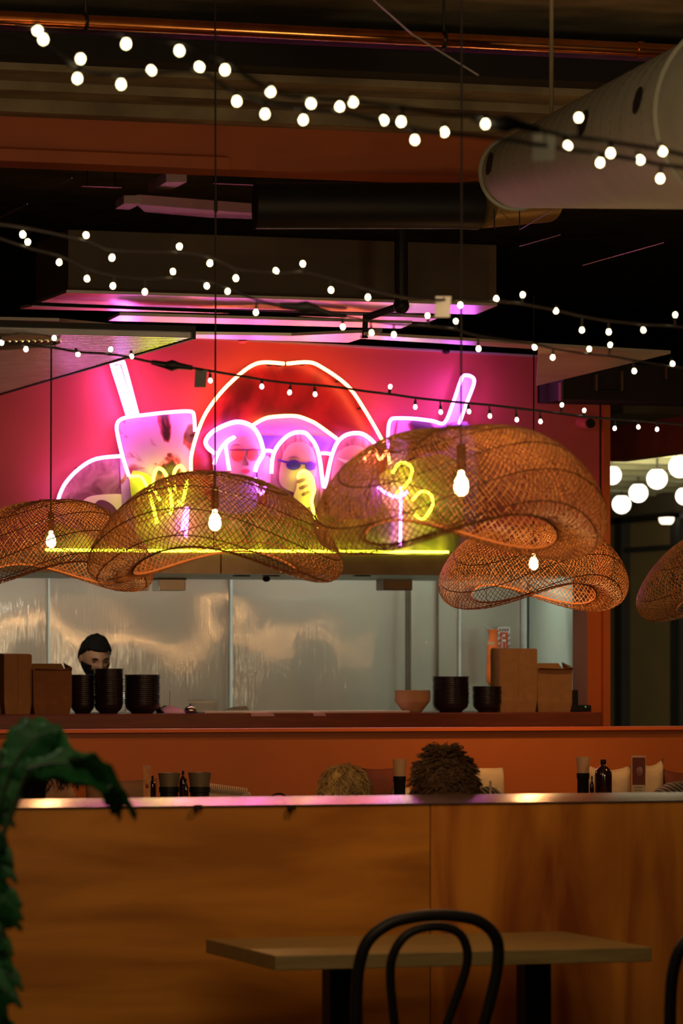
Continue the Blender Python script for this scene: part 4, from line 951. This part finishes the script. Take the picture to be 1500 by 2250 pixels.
def headf(X, Y, Z, g=0.0):
    x = X*.077; y = Y*.098; z = Z*.118
    if Z < 0: k = 1-.30*(-Z)**1.6; x *= k; 
    if Z < -.2 and Y > 0: y *= 1-.35*min(1, (-Z-.2)*1.3)
    fr = max(0, -Y)
    e = lambda cx, cz, sx_, sz_: math.exp(-((x-cx)/sx_)**2-((z-cz)/sz_)**2)*fr
    y += -.026*e(0, -.022, .011, .016)-.012*e(0, .002, .008, .022)            # nose
    y += .011*(e(.031, .004, .016, .011)+e(-.031, .004, .016, .011))            # eye sockets
    y += -.006*(e(.03, .026, .022, .009)+e(-.03, .026, .022, .009))             # brow
    y += -.008*e(0, -.060, .020, .008)+.004*e(0, -.0605, .022, .0018)           # lips
    y += -.010*e(0, -.092, .018, .014)-.004*e(.045, -.03, .02, .02)-.004*e(-.045, -.03, .02, .02)
    if g:
        L = math.sqrt(x*x+y*y+z*z); x *= (1+g/L); y *= (1+g/L); z *= (1+g/L)
    return (x, y, z)
def person(hc, yaw, pitch, label, skinm, hair, shirt, seated, lean=0.0, hairkind='short', floor=0.0, extras=()):
    """hc: world centre of the head; yaw: direction of the face (0 looks to -Y); pitch: head nods down"""
    t = thing('person', label, 'person', (hc[0], hc[1], floor), rz=yaw)
    H = hc[2]-floor
    neck = H-.15; sh = H-.235; hip = H-.235-.50
    if seated: knee, foot = hip-.0, .05
    else: knee, foot = hip*.52, .05
    yb = lean  # the body sits behind the head by lean
    J = []; E = []; Rr = []
    def add(p, r, par=None): J.append(p); Rr.append(r); (E.append((par, len(J)-1)) if par is not None else None); return len(J)-1
    pel = add((0, yb, hip), (.15, .105)); wst = add((0, yb*.9, hip+.16), (.13, .095), pel); ch = add((0, yb*.6, sh-.14), (.155, .105), wst)
    ub = add((0, yb*.4, sh-.02), (.10, .075), ch); nk = add((0, yb*.15+.015, neck), .052, ub); hd = add((0, .012, H-.07), .05, nk)
    for s in (-1, 1):
        shp = add((s*.165, yb*.4, sh-.01), .062, ub); el = add((s*.235, yb*.4-.03, sh-.29), .044, shp); wr = add((s*.16, yb*.4-.26, sh-.34), .028, el); pa = add((s*.145, yb*.4-.325, sh-.345), .030, wr)
        for k, (dx, L) in enumerate(((-.030, .062), (-.012, .078), (.006, .083), (.024, .072))):
            a = add((s*.145+dx, yb*.4-.36, sh-.345), .010, pa); b = add((s*.145+dx*1.1, yb*.4-.36-L*.5, sh-.352), .009, a); add((s*.145+dx*1.1, yb*.4-.36-L*.9, sh-.372), .008, b)
        a = add((s*.145-s*.042, yb*.4-.325, sh-.352), .011, pa); add((s*.145-s*.058, yb*.4-.36, sh-.362), .009, a)
        hj = add((s*.10, yb, hip-.03), .085, pel)
        if seated: kn = add((s*.13, yb-.40, hip-.03), .062, hj); an = add((s*.13, yb-.38, .09), .042, kn)
        else: kn = add((s*.10, yb-.01, knee), .062, hj); an = add((s*.10, yb+.01, .09), .042, kn)
        add((s*.11, J[an][1]-.15, .035), .035, an)
    me = skin_obj(J, E, Rr, 'body', 1)
    bm = bmesh.new(); bm.from_mesh(me); bpy.data.meshes.remove(me)
    hp = Matrix.Translation((0, 0, H)) @ Matrix.Rotation(pitch, 4, 'X')
    hv, hf = head_grid(f=lambda X, Y, Z: headf(X, Y, Z))
    mm = MB().add(hv, hf)
    for s in (-1, 1): mm.ball((s*.078, .010, -.008), (.010, .019, .030), 12, 8)
    vv = [bm.verts.new(hp @ Vector(p)) for p in mm.v]; bm.verts.index_update()
    for f in mm.f:
        try: bm.faces.new([vv[i] for i in f])
        except ValueError: pass
    me = bpy.data.meshes.new('body'); bm.to_mesh(me); bm.free()
    tmp = bpy.data.objects.new('tmp', me); COL.objects.link(tmp)
    rm = tmp.modifiers.new('r', 'REMESH'); rm.mode = 'VOXEL'; rm.voxel_size = .0065; rm.use_smooth_shade = True
    sm = tmp.modifiers.new('c', 'SMOOTH'); sm.iterations = 2; sm.factor = .4
    bpy.context.view_layer.update(); out = eval_mesh(tmp); bpy.data.objects.remove(tmp); out.materials.clear(); out.materials.append(M[skinm])
    body = bpy.data.objects.new('body', out); COL.objects.link(body); body.parent = t
    # clothing: grown from the same skeleton
    def cloth(idx_pred, grow, name, m):
        keep = [i for i in range(len(J)) if idx_pred(i)]; mp = {k: n for n, k in enumerate(keep)}
        ed = [(mp[a], mp[b]) for a, b in E if a in mp and b in mp]
        rr = [tuple(q+grow for q in (Rr[i] if hasattr(Rr[i], '__len__') else (Rr[i], Rr[i]))) for i in keep]
        me = skin_obj([J[i] for i in keep], ed, rr, name, 2); me.materials.clear(); me.materials.append(M[m])
        me.polygons.foreach_set('use_smooth', [True]*len(me.polygons)); o = bpy.data.objects.new(name, me); COL.objects.link(o); o.parent = t; return o
    per = 2
    arm = lambda i: (i in range(6, 6+3) or i in range(6+19, 6+19+3))
    nper = (len(J)-6)//2
    torso = {0, 1, 2, 3}; arms = set(range(6, 8)) | set(range(6+nper, 8+nper)); legs = set(range(6+nper-4, 6+nper-1)) | set(range(6+2*nper-4, 6+2*nper-1))
    cloth(lambda i: i in torso or i in arms, .016, 'shirt', shirt)
    cloth(lambda i: i == 0 or i in legs, .014, 'trousers', 'darkcloth')
    MB().tube([tuple(Vector((.060*math.cos(a), .02+.060*math.sin(a)+yb*.2, sh+.035+.012*math.sin(a)))) for a in np.linspace(0, 2*PI, 24, endpoint=False)], .013, 8, closed=True).build('collar', shirt, t, smooth=True)
    # face details
    def onhead(mb, name, m, smooth=True): 
        mb.v = [tuple(hp @ Vector(p)) for p in mb.v]; return mb.build(name, m, t, smooth=smooth)
    for s in (-1, 1):
        onhead(MB().ball((s*.031, -.0795, .003), (.0125, .006, .0055), 12, 8), 'eye', 'lid')
        onhead(MB().tube([(s*.014, -.094, .022), (s*.031, -.0935, .028), (s*.048, -.083, .022)], [.003, .0042, .002], 6), 'eyebrow', hair)
    onhead(MB().ball((0, -.0985, -.0605), (.019, .006, .0055), 12, 6), 'lips', 'lip')
    # hair
    rnd = random.Random(int(hc[0]*1000))
    if hairkind == 'short':
        def hf_(X, Y, Z):
            g = .013+.004*math.sin(9*X+4*Z)*math.cos(11*Y)
            fringe = .50-.95*max(0, Y+.25)-.55*max(0, abs(X)-.70)
            if Z < fringe: g = -.012
            return headf(X, Y, Z, g)
        v, f = head_grid(f=hf_); onhead(MB().add(v, f), 'hair', hair)
        if extras and 'beard' in extras:
            def bf(X, Y, Z):
                k = math.hypot(X*.077, Z*.118+.062)
                on = (Z < -.10 and Y < .25 and not (k < .014)) and not (Z > -.34 and abs(X) < .50+(-Z-.10)*.8)
                return headf(X, Y, Z, .006 if on else -.010)
            v, f = head_grid(f=bf); onhead(MB().add(v, f), 'beard', hair)
    else:
        G = .024 if hairkind == 'curly' else .016
        def hf2(X, Y, Z):
            g = G+(.007 if hairkind == 'curly' else .004)*(math.sin(14*X+5*Y)*math.cos(12*Z-3*Y)+.6*math.sin(25*Y+9*Z))
            lim = (.25 if Y < -.35 else -.55)
            if Z < lim: g = -.012 if Y < -.35 else g*.1-.008
            return headf(X, Y, Z, g)
        v, f = head_grid(64, 50, f=hf2); onhead(MB().add(v, f), 'hair', hair)
        mb = MB()
        for k in range(620 if hairkind == 'curly' else 520):
            Z = rnd.uniform(-.55, 1); a = rnd.uniform(0, 2*PI); q = math.sqrt(max(0, 1-Z*Z)); X = q*math.cos(a); Y = q*math.sin(a)
            if Z < .25 and Y < -.35: continue
            p = Vector(headf(X, Y, Z, G*.7)); nrm = Vector((X, Y, Z)).normalized(); tg = Vector((-Y, X, 0)).normalized(); dn = nrm.cross(tg)
            if dn.z > 0: dn = -dn
            pts = []
            if hairkind == 'curly':
                R = rnd.uniform(.008, .013); c0 = rnd.uniform(0, 6)
                for s_ in range(13): u = s_/12; pts.append(p+nrm*(.006+.016*u+R*.7*math.sin(c0+u*12))+(tg*math.cos(c0+u*12)+dn*math.sin(c0+u*12))*R+dn*.012*u)
                mb.tube(pts, [.0017]*12+[.0008], 4)
            else:
                for s_ in range(6): u = s_/5; pts.append(p+nrm*(.009*math.sin(u*2.6)+.003)+dn*(.045*u)+tg*.012*math.sin(u*3+k))
                mb.tube(pts, [.0016, .002, .002, .0018, .0014, .0006], 4)
        o = onhead(mb, 'hair_strands', hair, False); o['kind'] = 'stuff'
    if 'glasses' in extras:
        g = MB()
        for s in (-1, 1):
            g.tube([(s*.034+.024*math.cos(a), -.106, .002+.019*math.sin(a)) for a in np.linspace(0, 2*PI, 20, endpoint=False)], .0018, 6, closed=True)
            g.tube([(s*.058, -.104, .006), (s*.082, -.05, .008), (s*.083, .005, .004)], .0016, 6)
        g.tube([(-.011, -.107, .006), (0, -.109, .009), (.011, -.107, .006)], .0016, 6)
        onhead(g, 'eyeglasses', 'black')
    return t
person(at(209, 1445, 21.6), -YAW+.40, math.radians(20), 'bearded cook with short black hair, white shirt, looking down behind the bowls', 'skindark', 'hairblack', 'white', False, lean=.10, extras=('beard',))
h1 = at(977, 1734, 13.3)
person(h1, PI-YAW+.35, math.radians(12), 'seated diner with big dark brown curly hair and black glasses', 'skin', 'hairbrown', 'darkcloth', True, lean=.04, hairkind='curly', floor=.15, extras=('glasses',))
h2 = at(757, 1762, 14.6)
person(h2, -YAW-.3, math.radians(8), 'seated diner with short streaked dark blond hair, only hair top showing', 'skin', 'hairblond', 'maroon', True, lean=.04, hairkind='short2', floor=.15)
h3 = at(90, 1728, 13.6)
person(h3, -YAW+1.45, math.radians(6), 'diner with black hair seen in profile under the plant leaf', 'skin', 'hairblack', 'darkcloth', True, lean=.04, hairkind='short2', floor=.15)
h4 = at(1085, 1800, 15.9)

# ------------------------------------------------------------------ dining tables, benches and table things behind the partition
TZ = .93
def dtable(px0, px1, Y, label):
    a = onY(px0, 1760, Y).x; b = onY(px1, 1760, Y).x
    t = thing('high_table', label, 'table', ((a+b)/2, Y+.35, .15))
    child_world(MB().box((a, Y, TZ-.04), (b, Y+.7, TZ)), 'tabletop', 'tabletop', t, bevel=.003)
    child_world(MB().box(((a+b)/2-.04, Y+.31, .17), ((a+b)/2+.04, Y+.39, TZ-.041)), 'leg', 'black', t)
    child_world(MB().box(((a+b)/2-.10, Y+.15, .15), ((a+b)/2+.10, Y+.55, .17)), 'foot', 'black', t)
dtable(290, 500, 14.85, 'small dining table hidden behind the partition under the pots')
dtable(590, 680, 15.1, 'narrow dining table hidden below the teapot handle')
dtable(840, 1125, 14.60, 'small dining table hidden behind the curly haired diner')
dtable(1240, 1440, 14.35, 'small dining table hidden behind the partition under the black bottle')
bench = thing('wall_bench', 'long upholstered bench along the low orange wall', 'bench', (4, 17.2, .15))
child_world(MB().box((-2, 16.95, .15), (9.3, 17.49, .56)), 'base', 'rust_paint', bench); child_world(MB().box((-2, 16.93, .562), (9.3, 17.49, .64)), 'seat', 'maroon', bench, bevel=.02)
def cushion(px0, px1, ytop, Y, m, label, lean=.12, thick=.12, dip=.05):
    a = onY(px0, ytop, Y); b = onY(px1, ytop, Y); W = (b.x-a.x)/2; H = (a.z-.645)/2; n = 18; vs = []; c = Vector(((a.x+b.x)/2, Y, .645+H))
    for s in (-1, 1):
        for i in range(n+1):
            for j in range(n+1):
                u = -1+2*i/n; v = -1+2*j/n
                k = (max(0, 1-u**4))**.5*(max(0, 1-v**4))**.5
                pin = 1-dip*(1-abs(u)**2)*1.0; pin2 = 1-dip*(1-abs(v)**2)
                vs.append((c.x+u*W*pin2, c.y+s*k*thick/2+(1-v)*0, c.z+v*H*pin))
    N = (n+1)**2; fs = []
    for s in (0, 1):
        for i in range(n):
            for j in range(n): k = s*N+i*(n+1)+j; fs.append((k, k+1, k+n+2, k+n+1))
    mb = MB().add(vs, fs); me = None
    o = mb.build('cushion', m); bm = bmesh.new(); bm.from_mesh(o.data); bmesh.ops.remove_doubles(bm, verts=bm.verts, dist=.0006); bmesh.ops.recalc_face_normals(bm, faces=bm.faces); bm.to_mesh(o.data); bm.free()
    o.data.polygons.foreach_set('use_smooth', [True]*len(o.data.polygons))
    return tag(o, label, 'cushion', 'cushions on the wall bench')
cushion(1040, 1106, 1687, 17.3, 'cream', 'cream cushion just right of the curly haired diner', dip=.01)
cushion(862, 900, 1730, 17.3, 'cream', 'cream cushion mostly hidden behind the curly haired diner', dip=.02)
cushion(1290, 1386, 1681, 17.3, 'cream', 'cream cushion behind the black bottle', dip=.10)
cushion(1392, 1457, 1666, 17.32, 'cream', 'cream cushion right of the menu stand, at the bench end', dip=.14)
cushion(187, 345, 1712, 17.25, 'taupe', 'wide taupe cushion left of the striped menu stand', dip=.04)
cushion(1452, 1560, 1688, 17.3, 'maroon', 'dark red cushion at the photo\'s right edge', dip=.1)
cushion(795, 866, 1688, 17.38, 'maroon', 'dark red cushion between the two diners\' heads', dip=.02)
# striped rolled armrest (rattan chair)
def stripes(name, c1, c2, sc, rot=(0, 0, 0)):
    m = bpy.data.materials.new(name); m.use_nodes = True; nt = m.node_tree; b = nt.nodes['Principled BSDF']; b.inputs['Roughness'].default_value = .8
    tc = nt.nodes.new('ShaderNodeTexCoord'); wv = nt.nodes.new('ShaderNodeTexWave'); wv.inputs['Scale'].default_value = sc; mp = nt.nodes.new('ShaderNodeMapping'); mp.inputs['Rotation'].default_value = rot
    r = nt.nodes.new('ShaderNodeValToRGB'); r.color_ramp.interpolation = 'CONSTANT'; r.color_ramp.elements[0].color = c1; r.color_ramp.elements[1].position = .5; r.color_ramp.elements[1].color = c2
    nt.links.new(tc.outputs['Object'], mp.inputs[0]); nt.links.new(mp.outputs[0], wv.inputs[0]); nt.links.new(wv.outputs[0], r.inputs[0]); nt.links.new(r.outputs[0], b.inputs['Base Color']); return m
M['rattan'] = mat('pale_rattan', (.50, .36, .26, 1), .6)
rt = thing('rattan_chair', 'dark chair with pale coiled rattan rolled back behind the pots', 'chair')
d = 17.1
A, B = at(452, 1733, d), at(536, 1742, d); K = 30
for row, (y0, y1, r) in enumerate(((1731, 1742, 9), (1750, 1754, 10))):
    a = at(455, y0, d); b = at(538 if row == 0 else 526, y1, d); R = r/F*d
    core = MB().tube([a, b], R*.8, 14).build('back_roll', 'black', rt, smooth=True)
    for k in range(20):
        c = a.lerp(b, k/19); 
        MB().tube([(c.x+.006*math.sin(q), c.y+R*math.cos(q), c.z+R*math.sin(q)) for q in np.linspace(0, 2*PI, 14, endpoint=False)], .0040, 5, closed=True).build('coil', 'rattan', rt, smooth=True)
c = at(540, 1750, d); MB().ball(c, .024, 14, 10).build('roll_end', 'rattan', rt, smooth=True)
a = at(452, 1770, d); b = at(535, 1770, d)
MB().box((a.x, a.y-.02, .60), (b.x, a.y+.02, a.z)).build('backrest', 'maroon', rt)
MB().box((a.x, a.y-.45, .56), (b.x, a.y+.02, .60)).build('seat', 'maroon', rt)
for x in (a.x+.02, b.x-.02):
    for y in (a.y-.43, a.y): MB().tube([(x, y, .15), (x, y, .56)], .012, 8).build('leg', 'black', rt)
# pots in black holders
def pot(px0, px1, yt, d, label, m='pot', yb=1735):
    a = at(px0, yt, d); b = at(px1, yt, d); R = (b-a).length/2; c = (a+b)/2; zt = a.z; H = zt-at(px0, yb, d).z
    t = thing('cutlery_pot', label, 'pot', (c.x, c.y, TZ), 'metal pots on the dining tables')
    z = zt-TZ-H
    MB().lathe([(.001, z), (R*.78, z), (R*.80, z+.004), (R, z+H-.003), (R*1.02, z+H), (R*.96, z+H), (R*.76, z+.008), (.001, z+.006)], 26).build('pot', m, t, smooth=True)
    MB().lathe([(.001, 0), (R*.95, 0), (R*.95, .008), (R*.84, .012), (R*.82, z-.012), (R*.90, z-.010), (R*.92, z+.012), (R*.83, z+.012), (R*.80, z-.001), (.001, z-.002)], 26).build('stand', 'black', t, smooth=True)
    return t
pot(347, 396, 1698, 15.9, 'grey metal pot left of the two, between the bottles'); pot(413, 464, 1697, 15.9, 'taller pale metal pot beside the rattan chair')
pot(1265, 1296, 1663, 15.9, 'pinkish paper cup in a black holder left of the bottle', 'kraftbowl', 1705)
pot(862, 893, 1668, 15.9, 'pinkish pot left of the curly haired diner', 'kraftbowl', 1712)
def menu(px0, px1, yt, d, label, upper, lower, split):
    a = at(px0, yt, d); b = at(px1, yt, d); t = thing('menu_stand', label, 'menu', ((a.x+b.x)/2, (a.y+b.y)/2, TZ), 'menu stands on the dining tables', -YAW)
    W = (b-a).length/2; H = a.z-TZ; zs = H*(1-split)
    MB().box((-W, .004, 0), (W, .007, H)).build('holder', 'clear', t)
    MB().box((-W*.88, 0, zs), (W*.88, .003, H-.008)).build('printed_picture', upper, t); MB().box((-W*.88, 0, .01), (W*.88, .003, zs-.001)).build('printed_text_area', lower, t)
    for k in range(6): MB().box((-W*.6, -.001, zs-.012-.011*k), (W*(.5-.12*(k % 3)), 0, zs-.009-.011*k)).build('text_line', 'counter', t)
    MB().ball((W*.1, -.001, zs+(H-zs)*.45), (W*.5, .001, W*.7), 12, 8).build('picture_motif', 'counter', t)
    MB().box((-W, -.03, 0), (W, .03, .006)).build('base', 'clear', t)
menu(314, 331, 1682, 15.7, 'slim orange and white menu stand left of the pots', 'menu', 'paper', .55)
menu(1387, 1419, 1660, 15.7, 'brown and white menu stand between two cream cushions', 'maroon', 'cream', .38)
def bottle(px, yt, w_px, d, label, m='bottle', cat='bottle', neck=.3, group='sauce bottles on the dining tables'):
    p = at(px, yt, d); H = p.z-TZ; R = w_px/2/F*d
    t = thing('sauce_bottle', label, cat, (p.x, p.y, TZ), group)
    MB().lathe([(.001, 0), (R*.95, 0), (R, .006), (R, H*.78), (R*.93, H*.84), (R*.55, H*.89), (R*.30, H*.91), (R*.28, H*.93), (.001, H*.93)], 22).build('bottle', m, t, smooth=True)
    MB().lathe([(R*.30, H*.93), (R*.34, H*.935), (R*.32, H*.995), (.001, H)], 16).build('cap', 'black', t, smooth=True)
    return t
bottle(1325, 1668, 38, 15.7, 'big round-shouldered black bottle before the cream cushion')
bottle(335, 1704, 15, 15.9, 'dark sauce bottle just right of the slim menu stand')
bottle(402, 1693, 17, 15.7, 'dark sauce bottle between the two metal pots')
bottle(1300, 1705, 10, 15.8, 'thin dark bottle between the cup and black bottle')
bottle(408, 1710, 12, 15.6, 'small dark bottle in front of the two metal pots')
p = at(1304, 1690, 15.75); 
# patterned cushions (dark with zigzag) in front
M['zigzag'] = stripes('woven_pattern', (.02, .02, .025, 1), (.22, .17, .13, 1), 18, (0, .6, 0))
def pouffe(px, yt, w_px, d, label):
    p = at(px, yt, d); R = w_px/2/F*d; t = thing('patterned_cushion', label, 'cushion', (p.x, p.y, .56), 'dark patterned cushions on chairs')
    H = p.z-.56
    MB().lathe([(.001, H), (R*.4, H*.985), (R*.75, H*.93), (R*.95, H*.82), (R, H*.6), (R, H*.2), (R*.8, 0), (.001, 0)], 30).build('cover', 'zigzag', t, smooth=True)
    MB().tube([(R*.97*math.cos(a), R*.97*math.sin(a), H*.80) for a in np.linspace(0, 2*PI, 32, endpoint=False)], .003, 5, closed=True).build('piping', 'black', t)
    for s in (-1, 1):
        for q in (-1, 1): MB().tube([(s*R*.6, q*R*.6, -.41), (s*R*.6, q*R*.6, 0)], .012, 6).build('leg', 'black', t)
pouffe(1072, 1727, 84, 16.9, 'dark zigzag cushion roll in front of the cream cushion')
pouffe(1495, 1716, 150, 16.9, 'dark zigzag cushion roll at the photo\'s right edge')
p = at(1077, 1716, 16.0); t = thing('stirring_stick', 'thin upright pale stick before the dark zigzag cushion', 'stick', (p.x, p.y, TZ)); MB().tube([(0, 0, 0), (0, 0, p.z-TZ)], .005, 8).build('stick', 'rattan', t)
# small handle thing near 613
p = at(612, 1747, 15.9); t = thing('teapot', 'dark teapot handle just above the partition left of the blond head', 'teapot', (p.x, p.y, TZ)); H = p.z-TZ
MB().lathe([(.001, 0), (.05, 0), (.075, H*.35), (.06, H*.75), (.001, H*.8)], 22).build('pot_body', 'darkmetal', t, smooth=True)
MB().tube([(.045*math.cos(a), 0, H*.72+(.045 if True else 0)*math.sin(a)) for a in np.linspace(0, PI, 14)], .004, 6).build('handle', 'chrome', t, smooth=True)

# ------------------------------------------------------------------ plant at left
def leaf(base, tip, width, droop, side, parent, n=16, wv=.006, name='leaf'):
    base = Vector(base); tip = Vector(tip); axv = tip-base; L = axv.length; sd = Vector(side).normalized(); up = axv.normalized().cross(sd)
    vs = []; m_ = 8
    for i in range(n+1):
        u = i/n; c = base+axv*u+Vector((0, 0, droop*math.sin(u*PI)))
        hw = width*math.sin(PI*min(1, u*1.0)**.75)**.8*(1-.25*u)+.001
        for j in range(m_+1):
            v = -1+2*j/m_; vs.append(tuple(c+sd*hw*v+up*(-.18*hw*abs(v))+Vector((0, 0, wv*math.sin(u*22+j)))))
    fs = [(i*(m_+1)+j, i*(m_+1)+j+1, (i+1)*(m_+1)+j+1, (i+1)*(m_+1)+j) for i in range(n) for j in range(m_)]
    o = MB().add(vs, fs).build(name, 'plant', parent, smooth=True, solid=.0012)
    pts = [base+axv*(i/n)+Vector((0, 0, droop*math.sin(i/n*PI)+.002)) for i in range(n+1)]
    MB().tube(pts, [.0035*(1-i/n)+.0008 for i in range(n+1)], 5).build('midrib', 'stem', o)
    return o
dp = 8.6
plt = thing('potted_plant', 'blurred dark green broad-leaved plant in the near left corner', 'plant')
camR = Vector((cy, -sy, 0)); camF = Vector((sy, cy, 0))
def lf(x0, y0, x1, y1, wpx, d0=dp, d1=dp, side=None, droop=.0):
    s = wpx/F*dp; sd = side
    a = at(x0, y0, d0); b = at(x1, y1, d1)
    if sd is None:
        v = (b-a); sd = v.cross(camF)
    leaf(a, b, s, droop, sd, plt)
lf(20, 1700, 135, 1610, 62, droop=.03)
lf(5, 1640, 190, 1720, 75, d0=dp+.3, droop=.03)
lf(-60, 1700, 90, 1690, 50, droop=.01)
lf(60, 1690, 300, 1790, 42, droop=.05)
lf(150, 1670, 298, 1800, 24, d0=dp-.1, droop=.04)
lf(240, 1730, 262, 1800, 24, d0=dp-.1, droop=.0)
lf(30, 1780, -40, 1660, 50)
st0 = at(-80, 2400, dp)
for a, b in (((-60, 2250), (20, 1700)), ((-80, 2250), (60, 1690)), ((-40, 2300), (5, 1650)), ((-90, 2250), (40, 1760))):
    A = at(a[0], a[1], dp); B = at(b[0], b[1], dp); Mid = A.lerp(B, .5)+camR*(-.03)
    MB().tube(smoothpath([A, Mid, B], 8), .004, 6).build('stem', 'stem', plt, smooth=True)
rn = random.Random(3)
for k in range(15):
    y = 1780+k*34; lf(-70+rn.uniform(-20, 10), y-30, 28+rn.uniform(-18, 26), y+rn.uniform(20, 60), 34+rn.uniform(-6, 10), d0=dp+rn.uniform(-.1, .1), droop=.01)
pp = at(-60, 2250, dp); potz = .42
MB().lathe([(.001, 0), (.13, 0), (.17, .38), (.18, .40), (.165, .40), (.15, .37), (.001, .37)], 28, (pp.x, pp.y, 0)).build('pot', 'black', plt, smooth=True)
for k in range(4): MB().tube([(pp.x+.02*k-.03, pp.y, .36), at(-90+15*k, 2290, dp)], .006, 6).build('trunk', 'stem', plt)
